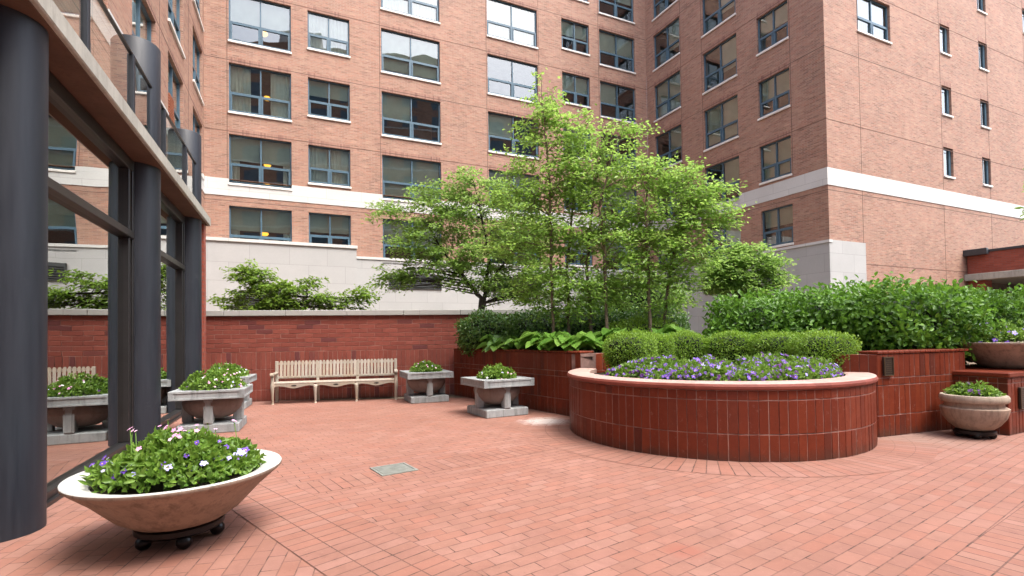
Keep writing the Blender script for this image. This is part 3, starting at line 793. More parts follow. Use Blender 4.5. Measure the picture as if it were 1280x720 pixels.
# balcony balustrade
rl = MB(); rl.tube([(-9, -.20, 4.74), (6.05, -.20, 4.74)], .022, 8); rail = rl.build('handrail', M['mullion'], pav)
for t_ in (-3.2, -1.5, .13, 1.55, 3.1, 4.62, 6.0):
    mb = MB(); mb.box(t_ - .03, t_ + .03, -.235, -.175, ZTOP, 4.73, ch=.006); mb.build('rail_post', M['column'], pav)
xs = [-9, -3.2, -1.5, .13, 1.55, 3.1, 4.62, 6.0]
for a, b_ in zip(xs[:-1], xs[1:]):
    mb = MB(); mb.quad([(a + .035, -.20, 3.93), (b_ - .035, -.20, 3.93), (b_ - .035, -.20, 4.70), (a + .035, -.20, 4.70)]); mb.build('rail_glass', M['rail_glass'], pav)

# =================================================================== ENTRANCE CANOPY (far right)
can = thing('entrance_canopy', 'low dark red brick entrance canopy on a concrete slab against the right facade', 'canopy', tuple(Kc + u * 10.1), math.atan2(u.y, u.x))
mb = MB(); mb.box(.25, 14, -7.0, -.05, 4.02, 5.00); o = mb.build('parapet', M['canopy_brick'], can)
mb = MB(); mb.box(.2, 14.05, -7.06, 0, 5.002, 5.12, ch=.01); mb.box(0, .2, -.9, 0, 4.9, 5.19, ch=.01); mb.build('metal_flashing', M['metal_dark'], can)
mb = MB(); mb.box(.0, 14.1, -7.2, -.02, 3.70, 4.015, ch=.015); mb.build('slab', M['concrete'], can)
mb = MB(); mb.box(.3, .9, -.7, -.05, 0, 3.698); mb.build('pier', M['canopy_brick'], can)
mb = MB(); mb.box(.3, .9, -6.9, -6.3, 0, 3.698); mb.build('pier', M['canopy_brick'], can)
mb = MB(); mb.quad([(1.2, -.03, .02), (14, -.03, .02), (14, -.03, 3.69), (1.2, -.03, 3.69)]); mb.build('canopy_darkness', M['room'], can)  # flat sheet painted in for the darkness under the canopy

# =================================================================== GARDEN WALLS
def brick_rows(mb, path, rows, thick, out, m=0, jit=.0015, gap=.009):
    """lay separate bricks along a polyline path (list of Vector xy, outward normal side given by out(+1/-1)); rows: (z0,z1,brick length,offset)"""
    seg = [(path[i + 1] - path[i]).length for i in range(len(path) - 1)]; L = sum(seg)
    def pt(s_):
        s_ = max(0, min(L, s_)); i = 0
        while i < len(seg) - 1 and s_ > seg[i]: s_ -= seg[i]; i += 1
        d = (path[i + 1] - path[i]).normalized(); return path[i] + d * s_, d
    for z0, z1, bl, off in rows:
        x = -off * bl
        while x < L - .005:
            a, b_ = max(0, x), min(L, x + bl); x += bl
            if b_ - a < .015: continue
            pm, _ = pt((a + b_) / 2); pa, _ = pt(a); pb, _ = pt(b_)
            d = (pb - pa)
            if d.length < 1e-6: continue
            ln = d.length; d.normalize(); n = Vector((d.y, -d.x, 0)) * out; pm = (pa + pb) / 2
            j = random.uniform(-jit, jit); tilt = random.uniform(-.004, .004)
            def T(p, pm=pm, d=d, n=n, j=j, tilt=tilt):
                return tuple(pm + d * p[0] + n * (p[1] + j + tilt * p[0] / ln * 2) + Vector((0, 0, p[2])))
            mb.box(-ln / 2 + gap * .3, ln / 2 - gap * .3, -.05, 0, z0 + gap / 2, z1 - gap / 2, m=m, c=random.random(), ch=.004, T=T)
def wall_core(mb, path, z0, z1, thick, out, m=1, inset=.005):
    for i in range(len(path) - 1):
        a, b_ = path[i], path[i + 1]; d = (b_ - a).normalized(); n = Vector((d.y, -d.x, 0)) * out; ln = (b_ - a).length
        T = lambda p, a=a, d=d, n=n: tuple(a + d * p[0] + n * p[1] + Vector((0, 0, p[2])))
        mb.box(0, ln, -thick, -inset, z0, z1, m=m, T=T)
Vx = lambda x, y: Vector((x, y, 0))
bwA, bwB = Vx(-6.58, 11.0), Vx(-1.36, 12.0)
bdir = (bwB - bwA).normalized(); bwE = bwB + bdir * 5.2
gw = thing('garden_wall', 'long red brick garden wall with pale stone coping behind the teak bench', 'wall', tuple(bwA))
mb = MB(); path = [bwA - bwA, bwE - bwA]
rows = [(.005, .255, .10, 0), (.255, .70, .10, 0), (.70, 1.08, .10, 0)]
zz = 1.08
k = 0
while zz < 1.85:
    rows.append((zz, zz + .0985, .335, .5 * (k % 2))); zz += .0985; k += 1
brick_rows(mb, path, rows, .3, 1)
wall_core(mb, path, 0, 1.868, .32, 1)
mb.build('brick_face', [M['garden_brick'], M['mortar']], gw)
x = 0.0
k = 0
for ln in (.36, 1.25, 1.3, 1.25, 1.3, 1.25, 1.3, 1.3, 1.3):
    mb = MB(); d = bdir; n = Vector((d.y, -d.x, 0))
    T = lambda p: tuple(d * p[0] + n * p[1] + Vector((0, 0, p[2])))
    mb.box(x + .003, x + ln - .003, -.38, .06, 1.87, 1.99, ch=.008, T=T, c=random.random()); mb.build('coping', M['coping'], gw); x += ln

RET_ROWS = [(.005, .275, .10, 0), (.275, .655, .10, 0), (.655, .75, .10, 0), (.75, 1.055, .10, 0)]
# low retaining wall from the corner to the round planter
la, lb = Vx(-1.36, 11.92), Vx(1.10, 8.30)
rw = thing('retaining_wall', 'low dark red brick retaining wall between the back corner and the round planter', 'wall', tuple(la))
mb = MB(); path = [Vx(0, 0), lb - la]
brick_rows(mb, path, RET_ROWS, .3, 1); wall_core(mb, path, 0, 1.05, .34, 1)
brick_rows(mb, [lb - la, lb - la + Vx(.27, .20)], RET_ROWS, .3, 1)
mb.build('brick_face', [M['glazed_brick'], M['mortar_dark']], rw)
mb = MB(); d = (lb - la).normalized(); n = Vector((d.y, -d.x, 0)); L = (lb - la).length
x = 0
while x < L - .02:
    e = min(L, x + .10); T = lambda p: tuple(d * p[0] + n * p[1] + Vector((0, 0, p[2])))
    mb.box(x + .003, e - .003, -.30, .012, 1.057, 1.09, ch=.006, T=T, c=random.random() * .85); x += .10
mb.build('cap', M['glazed_brick'], rw)
# right retaining wall with plaque
ra_, rb_ = Vx(4.62, 6.50), Vx(6.25, 7.08)
rwr = thing('retaining_wall', 'dark red brick retaining wall with a bronze plaque right of the round planter', 'wall', tuple(ra_))
mb = MB(); path = [Vx(0, 0), rb_ - ra_]
brick_rows(mb, path, RET_ROWS, .3, 1); wall_core(mb, path, 0, 1.05, .34, 1)
rd = (rb_ - ra_).normalized(); rnv = Vector((rd.y, -rd.x, 0))
brick_rows(mb, [-rnv * .40 - rd * .28, Vx(0, 0)], RET_ROWS, .3, 1)
wall_core(mb, [-rnv * .40 - rd * .28, Vx(0, 0)], 0, 1.05, .2, 1)
mb.build('brick_face', [M['glazed_brick'], M['mortar_dark']], rwr)
mb = MB(); x = 0
while x < (rb_ - ra_).length:
    T = lambda p: tuple(rd * p[0] + rnv * p[1] + Vector((0, 0, p[2])))
    mb.box(x + .003, x + .097, -.30, .012, 1.057, 1.09, ch=.006, T=T, c=random.random() * .85); x += .10
mb.build('cap', M['glazed_brick'], rwr)
# round planter
rp = thing('round_planter', 'round dark red brick planter with a pale rounded brick rim', 'planter', tuple(PC))
arc = [Vector((PR * math.cos(R(a)), PR * math.sin(R(a)), 0)) for a in np.linspace(150, 395, 124)]
mb = MB(); brick_rows(mb, arc, [(.005, .29, .102, 0), (.29, .645, .102, 0), (.645, .748, .102, 0)], .2, 1, gap=.008)
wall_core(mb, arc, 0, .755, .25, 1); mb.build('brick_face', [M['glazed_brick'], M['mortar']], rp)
mb = MB(); na = len(arc)
prof = [(-.30, .752), (-.30, .812), (-.27, .824), (-.03, .826), (.012, .815), (.028, .79), (.026, .765), (.012, .752)]
rings = []
nseg = 0
for i in range(na - 1):
    a0, a1 = R(150 + 245 * i / (na - 1)), R(150 + 245 * (i + 1) / (na - 1))
    if i % 3 == 0: cc = random.random() * .85
    for j in range(len(prof) - 1):
        p0, p1 = prof[j], prof[j + 1]
        q = [((PR + r_) * math.cos(t_), (PR + r_) * math.sin(t_), z_) for (r_, z_), t_ in ((p0, a0), (p0, a1), (p1, a1), (p1, a0))]
        mb.quad(q, c=cc, smooth=False)
for i_, f_ in enumerate(mb.f):
    if i_ % 7 >= 4: mb.m[i_] = 1  # front stays red; only the top gets the painted sky pallor and wear
shade_auto(mb.build('rim', [M['cap_brick'], M['garden_brick']], rp), 40)
mb = MB(); mb.lathe([(.001, .80), (PR - .26, .74)], 48); mb.build('soil', M['soil'], rp)
# inner back wall of the round bed, carries the raised bed behind
ib = MB(); arc2 = [Vector(((PR - .02) * math.cos(R(a)), (PR - .02) * math.sin(R(a)), 0)) for a in np.linspace(38, 147, 60)]
brick_rows(ib, arc2, [(.60, .75, .102, 0), (.75, 1.04, .102, 0)], .2, -1, gap=.008); wall_core(ib, arc2, 0, 1.04, .2, -1)
ib.build('inner_wall', [M['glazed_brick'], M['mortar_dark']], rp)
# raised bed soil
mb = MB()
bed = [la + Vx(.2, -.25), lb + Vx(.25, .12)] + [PC + p * 1.0 for p in [Vector(((PR + .03) * math.cos(R(a)), (PR + .03) * math.sin(R(a)), 0)) for a in np.linspace(150, 30, 16)]] + [ra_ + Vx(-.1, .35), rb_ + Vx(.05, .3), Vx(16, 10.2), Vx(16, 15.2), bwE + Vx(0, 0)]
mb.quad([(p.x, p.y, 1.0) for p in bed]); tag(mb.build('planting_bed', M['soil']), kind='structure')

# pedestal at right
pf, psd = yaw(62.5), yaw(-27.5)
pc0 = Vx(6.27, 6.50)
pd = thing('brick_pedestal', 'square red brick pedestal at right carrying the wide bowl', 'pedestal', tuple(pc0), math.atan2(pf.y, pf.x))
mb = MB(); PRW = [(.005, .29, .10, 0), (.29, .66, .10, 0), (.66, .73, .10, 0)]
brick_rows(mb, [Vx(0, 0), Vx(2.3, 0)], PRW, .2, 1); brick_rows(mb, [Vx(0, 1.0), Vx(0, 0)], PRW, .2, 1)
mb.box(.005, 2.3, .005, 1.0, 0, .735, m=1)
mb.build('brick_face', [M['glazed_brick'], M['mortar_dark']], pd)
mb = MB(); mb.box(-.03, 2.33, -.03, 1.03, .737, .80, ch=.012, c=.4); mb.build('cap', M['glazed_brick'], pd)
# plaques
def plaque(loc, ang, w, h, label):
    t = thing('plaque', label, 'plaque', loc, ang)
    mb = MB(); mb.box(-w / 2, w / 2, -.025, -.002, -h / 2, h / 2, ch=.004); mb.build('plate', M['bronze'], t)
    mb = MB()
    for a in ((-w / 2, -w / 2 + .012, -h / 2, h / 2), (w / 2 - .012, w / 2, -h / 2, h / 2), (-w / 2 + .012, w / 2 - .012, -h / 2, -h / 2 + .012), (-w / 2 + .012, w / 2 - .012, h / 2 - .012, h / 2)):
        mb.box(a[0], a[1], -.034, -.026, a[2], a[3])
    k = 0; zq = h / 2 - .04
    while zq > -h / 2 + .03:
        ww = w * random.uniform(.26, .36); mb.box(-ww, ww, -.029, -.0255, zq - .006, zq); zq -= .026
    mb.build('relief', M['bronze_hi'], t)
pq = ra_ + rd * .17 + rnv * .005
plaque((pq.x, pq.y, .90), math.atan2(rd.y, rd.x), .17, .24, 'small dark bronze plaque on the retaining wall beside the round planter')
pq = pc0 + pf * .37 - psd * .004
plaque((pq.x, pq.y, .46), math.atan2(pf.y, pf.x), .20, .28, 'dark plaque on the brick pedestal under the wide bowl')

# =================================================================== BENCH
def bench():
    a = Vx(-4.96, 10.58); e = Vx(-2.54, 11.17); d = (e - a).normalized()
    t = thing('garden_bench', 'long weathered teak bench with scalloped slatted back against the brick wall', 'bench', tuple((a + e) / 2), math.atan2(d.y, d.x))
    Wb = (e - a).length; h = Wb / 2
    def rc(): return random.random()
    # legs: front four, tapered cabriole
    for x in (-h, -h / 3, h / 3, h):
        mb = MB(); hh = .63 if abs(x) == h else .40
        pts = [(x, .045, 0), (x, .03, .06), (x, .015, .2), (x, .0, .34), (x, .01, .40)] + ([(x, .02, .52), (x, .02, hh)] if hh > .5 else [])
        rad = [.026, .021, .027, .040, .042] + ([.032, .030] if hh > .5 else [])
        mb.tube(pts, rad, 8, c=rc()); mb.build('leg', M['wood'], t)
    for x in (-h, -h / 3, h / 3, h):
        mb = MB(); mb.box(x - .03, x + .03, .43, .49, 0, .88 if abs(x) == h else .45, c=rc(), ch=.006); mb.build('leg', M['wood'], t)
    mb = MB()
    for k in range(6): mb.box(-h - .02, h + .02, .0 + k * .074, .062 + k * .074, .425, .450, c=rc(), ch=.005)
    mb.build('seat', M['wood'], t)
    for k in range(3):
        x0, x1 = -h + k * Wb / 3 + .035, -h + (k + 1) * Wb / 3 - .035
        n = 24; bot = []
        for i in range(n + 1):
            q = i / n; z = .385 - .055 * math.exp(-((q - .5) / .23) ** 2) + .0 * q - .02 * (math.exp(-(q / .05) ** 2) + math.exp(-((1 - q) / .05) ** 2))
            bot.append((x0 + (x1 - x0) * q, z))
        mb = MB(); mb.prism([(x0, .424), *bot, (x1, .424)], .004, .03, c=rc()); ap = mb.build('apron', M['wood'], t)
        mb = MB(); xm = (x0 + x1) / 2; mb.prism([(xm + .055 * math.cos(q), .385 + .014 * math.sin(q)) for q in np.linspace(0, 2 * math.pi, 14, endpoint=False)], -.001, .003); mb.build('cutout_shade', M['void_shade'], ap)  # dark oval laid on the apron, painted shade instead of a hole
    mb = MB(); lean = lambda z: .455 + (z - .45) * .12
    T = lambda p: (p[0], p[1] + (p[2] - .45) * .12, p[2])
    mb.box(-h + .03, h - .03, .435, .47, .80, .85, c=rc(), ch=.004, T=T); mb.box(-h + .03, h - .03, .435, .47, .505, .555, c=rc(), ch=.004, T=T)
    for x in (-h / 3, h / 3): mb.box(x - .03, x + .03, .43, .475, .45, .86, c=rc(), ch=.004, T=T)
    mb.build('back_frame', M['wood'], t)
    ns = 33
    for k in range(ns):
        x = -h + .05 + (Wb - .10) * (k + .5) / ns; w_ = (Wb - .1) / ns * .36
        mb = MB(); pts = [(x - w_, .53)] + [(x - w_ * math.cos(q), .865 + w_ * .9 * math.sin(q)) for q in np.linspace(0, math.pi, 7)] + [(x + w_, .53)]
        mb.prism(pts, .422, .434, c=rc(), T=T); mb.build('slat', M['wood'], t)
    for x in (-h, h):
        mb = MB(); mb.box(x - .035, x + .035, -.03, .46, .615, .65, c=rc(), ch=.012); mb.tube([(x - .036, -.02, .62), (x + .036, -.02, .62)], .038, 12, c=rc()); mb.build('armrest', M['wood'], t)
bench()

# =================================================================== SQUARE PLANTERS
sq_meshes = {}
def make_sq():
    Sd = .47; mb = MB()
    # rim: square slab with round hole
    n = 48; r = .36; zt, zb = .63, .505
    sqp = []
    for k in range(n):
        a = 2 * math.pi * k / n; c_, s_ = math.cos(a), math.sin(a); q = Sd / max(abs(c_), abs(s_)); sqp.append((c_ * q, s_ * q))
    for k in range(n):
        k2 = (k + 1) % n; a, a2 = 2 * math.pi * k / n, 2 * math.pi * k2 / n
        i0, i1 = (r * math.cos(a), r * math.sin(a)), (r * math.cos(a2), r * math.sin(a2))
        mb.quad([(*i0, zt), (*sqp[k], zt), (*sqp[k2], zt), (*i1, zt)])
        mb.quad([(*i0, zt), (*i1, zt), (i1[0] * .97, i1[1] * .97, zt - .1), (i0[0] * .97, i0[1] * .97, zt - .1)])
        mb.quad([(*sqp[k], zt), (sqp[k][0], sqp[k][1], zb), (sqp[k2][0], sqp[k2][1], zb), (*sqp[k2], zt)])
        mb.quad([(i0[0], i0[1], zb), (sqp[k][0], sqp[k][1], zb), (sqp[k2][0], sqp[k2][1], zb), (i1[0], i1[1], zb)])
    # raised moulding frame on each side of the rim
    for ax in range(4):
        c_, s_ = math.cos(ax * math.pi / 2), math.sin(ax * math.pi / 2)
        T = lambda p: (p[0] * c_ - p[1] * s_, p[0] * s_ + p[1] * c_, p[2])
        for x0, x1, z0, z1 in ((-Sd + .0, Sd, .60, .632), (-Sd, Sd, .503, .53), (-Sd, -Sd + .05, .53, .60), (Sd - .05, Sd, .53, .60)):
            mb.box(x0 - .008, x1 + .008, -Sd - .010, -Sd + .004, z0, z1, T=T, ch=.003)
    rim = mb.mesh('rim', M['planter_grey'])
    mb = MB(); mb.lathe([(.36, .52), (.40, .47), (.41, .42), (.385, .34), (.32, .26), (.23, .20), (.12, .175), (.001, .17)], 40)
    bowl = mb.mesh('bowl', M['planter_bowl_pink'])
    mb = MB(); mb.box(-.40, .40, -.40, .40, 0, .135, ch=.012); base = mb.mesh('base', M['planter_grey'])
    posts = []
    for ax in range(4):
        mb = MB(); c_, s_ = math.cos(ax * math.pi / 2), math.sin(ax * math.pi / 2)
        T = lambda p: (p[0] * c_ - p[1] * s_, p[0] * s_ + p[1] * c_, p[2])
        mb.box(-.06, .06, -.40, -.27, .137, .503, T=T, ch=.008); mb.box(-.035, .035, -.41, -.398, .15, .49, T=T, ch=.003)
        posts.append(mb.mesh('support', M['planter_grey']))
    mb = MB(); mb.lathe([(.001, .60), (.355, .58)], 32); soil = mb.mesh('soil', M['soil'])
    return rim, bowl, base, posts, soil
rim, bowl, base, posts, soil = make_sq()
sq = [((-4.55, 7.80), 70, 'square grey stone planter by the glass front, nearest of the four'),
      ((-5.72, 10.25), 72, 'square grey stone planter between the far column and the left end of the bench'),
      ((-1.86, 10.98), 68, 'square grey stone planter in the back corner right of the bench'),
      ((-.28, 8.97), 61, 'square grey stone planter before the low retaining wall, nearest the round planter')]
sq_pl = ['white and pale pink flowering plants filling the square planter by the glass front', 'pale flowering plants in the square planter left of the bench',
         'upright leafy bedding with small pale blooms in the back corner square planter', 'leafy bedding with pale pink blooms in the square planter by the low wall']
for i, ((x, y), yw, lab) in enumerate(sq):
    t = thing('square_planter', lab, 'planter', (x, y, 0), R(90 - yw), 'square cast stone planters')
    link('rim', rim, t); link('bowl', bowl, t); link('base', base, t); link('soil', soil, t)
    for p_ in posts: link('support', p_, t)
    hh = (.29, .28, .22, .24)[i]; rr = (.43, .40, .34, .33)[i]
    def surf(n, x=x, y=y, hh=hh, rr=rr):
        a = rng.random(n) * 6.283; r_ = np.sqrt(rng.random(n)) * rr
        q = 1 - (r_ / rr) ** 2
        z = .60 + hh * (q ** .55) * (.75 + .35 * np.sin(a * 3 + r_ * 14 + i) * .5 + .15 * np.sin(a * 7))
        P = np.stack([x + r_ * np.cos(a), y + r_ * np.sin(a), z], 1)
        Nn = np.stack([np.cos(a) * r_ / rr, np.sin(a) * r_ / rr, .35 + q], 1); Nn /= np.linalg.norm(Nn, axis=1, keepdims=True)
        return P, Nn
    bedding('flowering_plants', sq_pl[i], 'plants', surf, 2400, (40, 30, 30, 34)[i], [.0, .05, .25, .2, .45, 0], leafL=.055, fsize=.018, group='flowers in the square planters')

# =================================================================== BOWL PLANTERS
def caddy(x, y, r, lab, z1=.12):
    t = thing('plant_caddy', lab, 'plant stand', (x, y, 0), 0)
    mb = MB(); mb.lathe([(.001, z1 - .055), (r - .02, z1 - .055), (r, z1 - .04), (r, z1 - .008), (r - .012, z1), (.001, z1)], 40); shade_auto(mb.build('tray', M['black_plastic'], t))
    for k in range(5):
        a = R(20 + 72 * k); cx_, cy_ = (r - .045) * math.cos(a), (r - .045) * math.sin(a)
        mb = MB(); q = .048; mb.lathe([(q * math.sin(w_), q - q * math.cos(w_)) for w_ in np.linspace(0.02, math.pi - .02, 10)], 14, cx=cx_, cy=cy_); mb.tube([(cx_, cy_, .05), (cx_, cy_, z1 - .054)], .02, 8); mb.build('caster', M['black_plastic'], t)
B1 = (-2.28, 3.52)
caddy(*B1, .265, 'black plastic caddy on ball casters under the wide bowl in front', .135)
def wide_bowl(x, y, z, Rr, H, lab, mats):
    t = thing('bowl_planter', lab, 'planter', (x, y, z), 0, 'wide conical bowl planters')
    mb = MB(); mb.lathe([(.001, 0), (.22 * Rr / .62, 0), (.27 * Rr / .62, .012), (.36 * Rr / .62, .07), (Rr * .80, H * .62), (Rr - .015, H - .035), (Rr, H - .022), (Rr, H - .006)], 72); shade_auto(mb.build('bowl', mats[0], t), 50)
    mb = MB(); mb.lathe([(Rr, H - .0055), (Rr - .004, H), (Rr - .02, H + .002), (Rr - .13, H - .028), (Rr - .145, H - .04), (Rr - .15, H - .09)], 72); shade_auto(mb.build('rim', mats[1], t), 40)
    mb = MB(); mb.lathe([(.001, H - .02), (Rr - .148, H - .06)], 40); mb.build('soil', M['soil'], t)
    return t
wide_bowl(*B1, .135, .63, .345, 'wide shallow stone bowl with a broad white rim in front by the column', (M['bowl_tan'], M['rim_white']))
def dome(x, y, z, rr, hh, k0=0.0, pw=.5):
    def surf(n):
        a = rng.random(n) * 6.283; r_ = np.sqrt(rng.random(n)) * rr; q = 1 - (r_ / rr) ** 2
        zz = z + hh * q ** pw * (.82 + .22 * np.sin(a * 2 + r_ * 11 + k0) + .12 * np.sin(a * 5 - r_ * 23))
        P = np.stack([x + r_ * np.cos(a), y + r_ * np.sin(a), zz], 1)
        Nn = np.stack([np.cos(a) * r_ / rr, np.sin(a) * r_ / rr, .35 + q], 1); return P, Nn / np.linalg.norm(Nn, axis=1, keepdims=True)
    return surf
t = bedding('pansies', 'mixed pansies and pink blooms filling the wide bowl in front', 'flowers', dome(*B1, .455, .49, .23), 5600, 26, [.6, .03, .4, .05, .0, 0], leafL=.055, fsize=.018)
def ring_surf(x, y, z, r0, r1, a0, a1):
    def surf(n):
        a = R(a0) + rng.random(n) * R(a1 - a0); r_ = r0 + rng.random(n) * (r1 - r0)
        P = np.stack([x + r_ * np.cos(a), y + r_ * np.sin(a), z + .05 * rng.random(n)], 1)
        Nn = np.stack([np.cos(a) * .6, np.sin(a) * .6, np.full(n, .8)], 1); return P, Nn / np.linalg.norm(Nn, axis=1, keepdims=True)
    return surf
P2, N2 = ring_surf(*B1, .54, .34, .48, -185, 15)(46); N2 = N2 + np.array([0, -.6, .3]) + unit(46) * .4
add_blooms(t, P2, N2, .024 * rng.uniform(.6, 1.2, 46), rng.choice([0, 2, 3], 46, p=[.62, .33, .05]))
P2, N2 = ring_surf(*B1, .68, .02, .40, 0, 360)(22); N2 = N2 + np.array([0, -.5, .5]) + unit(22) * .4
P2[:, 2] += rng.random(22) * .06
add_blooms(t, P2, N2, .019 * rng.uniform(.7, 1.2, 22), np.full(22, 4))
for q in P2:
    mbs = MB(); mbs.tube([(q[0] + random.uniform(-.03, .03), q[1] + random.uniform(-.03, .03), .56), tuple(q)], .003, 5); mbs.build('stem', M['leaf_pansy'], t)

B3 = (7.08, 7.30)
wide_bowl(*B3, .802, .66, .37, 'wide stone bowl of violet pansies on the brick pedestal at right', (M['bowl_tan'], M['bowl_mossy']))
bedding('pansies', 'violet and lilac pansies filling the bowl on the brick pedestal', 'flowers', dome(*B3, 1.15, .56, .27), 5200, 100, [.62, .03, .33, .02, 0, 0], leafL=.055, fsize=.032)
B2 = (5.80, 6.47)
caddy(*B2, .21, 'black caddy under the small round bowl at the pedestal', .10)
t = thing('bowl_planter', 'small round weathered bowl with a thick lip in front of the pedestal', 'planter', (*B2, .10))
mb = MB(); mb.lathe([(.001, 0), (.15, 0), (.18, .01), (.25, .07), (.31, .16), (.335, .25), (.338, .275), (.325, .285), (.295, .29), (.288, .33), (.295, .345)], 56); shade_auto(mb.build('bowl', M['bowl_tan'], t), 40)
mb = MB(); mb.lathe([(.296, .346), (.325, .35), (.338, .37), (.338, .41), (.325, .435), (.29, .44), (.265, .43), (.255, .38)], 56); shade_auto(mb.build('lip', M['bowl_mossy'], t), 40)
mb = MB(); mb.lathe([(.001, .40), (.258, .39)], 32); mb.build('soil', M['soil'], t)
bedding('bedding_plants', 'bright leafy bedding with a few dark blooms in the small round bowl', 'plants', dome(*B2, .52, .25, .13, 2), 1500, 14, [0, .6, 0, 0, .4, 0], leafL=.055, fsize=.022)

# pansy bed in the round planter
def crescent(n):
    a = R(195) + rng.random(n) * R(152); r_ = .55 + np.sqrt(rng.random(n)) * 1.05
    k = (r_ - .55) / 1.05
    z = .80 + .22 * np.sqrt(np.clip(1 - k ** 3, 0, 1)) * (.8 + .2 * np.sin(a * 9) + .15 * np.sin(a * 23 + r_ * 9))
    P = np.stack([PC.x + r_ * np.cos(a), PC.y + r_ * np.sin(a), z], 1)
    Nn = np.stack([np.cos(a) * (.2 + k), np.sin(a) * (.2 + k), np.full(n, .9)], 1); return P, Nn / np.linalg.norm(Nn, axis=1, keepdims=True)
bedding('pansies', 'purple and violet pansies along the front of the round brick planter', 'flowers', crescent, 13000, 680, [.50, .47, .03, .0, 0, 0], leafL=.055, fsize=.025)

# =================================================================== SHRUBS
def shrub_surface(n, c, rad, e=2.6, lump=.10, seed=0, zmin=-.9):
    d = unit(int(n * 1.5)); d = d[d[:, 2] > zmin][:n]
    k = 1.0 / (np.abs(d) ** e).sum(1) ** (1 / e)
    P = d * k[:, None]
    q = np.sin(P[:, 0] * 4.1 * max(1, rad[0]) + seed) * np.sin(P[:, 1] * 3.7 + seed * 2) + np.sin(P[:, 2] * 5 + seed * 3 + P[:, 0] * 6 * max(1, rad[0] * .7)) * .7
    P = P * (1 + lump * q * .5)[:, None]
    Nn = np.sign(P) * np.abs(P) ** (e - 1) / np.array(rad)[None]; Nn /= np.linalg.norm(Nn, axis=1, keepdims=True)
    return P * np.array(rad)[None], Nn
def shrub(name, label, cat, c, rad, rz, n, leafL, mat, group=None, e=2.6, lump=.10, depth=.14, jit=.06, ragged=.0, core=.80, wid=.5, upw=.5, dn=.75):
    t = thing(name, label, cat, c, rz, group)
    P, Nn = shrub_surface(n, c, rad, e, lump, random.random() * 9)
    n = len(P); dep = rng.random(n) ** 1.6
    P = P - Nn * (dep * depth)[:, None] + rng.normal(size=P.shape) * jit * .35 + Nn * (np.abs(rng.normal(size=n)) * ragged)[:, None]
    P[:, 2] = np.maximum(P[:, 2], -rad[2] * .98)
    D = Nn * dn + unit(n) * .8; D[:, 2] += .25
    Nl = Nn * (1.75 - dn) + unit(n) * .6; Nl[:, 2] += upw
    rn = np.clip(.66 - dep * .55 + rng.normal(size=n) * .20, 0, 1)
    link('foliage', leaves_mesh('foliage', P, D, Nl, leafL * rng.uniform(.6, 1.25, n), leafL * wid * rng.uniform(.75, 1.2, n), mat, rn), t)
    # solid dark filler added inside, painted shade behind the leaf gaps
    mb = MB(); m_ = 18
    prof = []
    for i in range(m_ + 1):
        th = math.pi * i / m_ - math.pi / 2; prof.append((math.copysign(abs(math.cos(th)) ** (2 / e), 1), math.copysign(abs(math.sin(th)) ** (2 / e), math.sin(th))))
    nn_ = 24
    for i, (r_, z_) in enumerate(prof):
        for k in range(nn_):
            a = 2 * math.pi * k / nn_; ca, sa = math.cos(a), math.sin(a); f_ = 1 / (abs(ca) ** e + abs(sa) ** e) ** (1 / e); w_ = core * (1 + .05 * math.sin(a * 5 + i))
            mb.v.append((r_ * ca * f_ * rad[0] * w_, r_ * sa * f_ * rad[1] * w_, z_ * rad[2] * (core if z_ > 0 else .97)))
    for i in range(m_):
        for k in range(nn_):
            k2 = (k + 1) % nn_; mb.f.append((i * nn_ + k, i * nn_ + k2, (i + 1) * nn_ + k2, (i + 1) * nn_ + k)); mb.m.append(0); mb.c.append(.5); mb.sm.append(True); mb.uv.append([(0, 0)] * 4)
    mb.build('dark_filler_core', M['core'], t)
    return t
# clipped boxwoods round the back of the planter
bx_spec = [(137, 1.22, .345, .285, 'rounded clipped boxwood at the left end of the row in the round planter'),
           (110, 1.34, .28, .275, 'small clipped boxwood second from the left in the round planter'),
           (84, 1.44, .37, .285, 'clipped boxwood at the back of the row, third from the left'),
           (54, 1.44, .38, .280, 'clipped boxwood at the back right of the row, fourth from the left'),
           (24, 1.46, .37, .270, 'clipped boxwood merging into the big ball at the right end of the row'),
           (-6, 1.55, .40, .270, 'largest bright boxwood ball at the right end of the row over the planter rim')]
for a, r_, w_, h_, lab in bx_spec:
    c = (PC.x + r_ * math.cos(R(a)), PC.y + r_ * math.sin(R(a)), .79 + h_)
    shrub('boxwood', lab, 'shrub', c, (w_, .36, h_), R(a + 90), 7500, .034, M['leaf_box'], 'clipped boxwoods in the round planter', e=3.2, lump=.10, depth=.10, jit=.025, ragged=.014, core=.84)
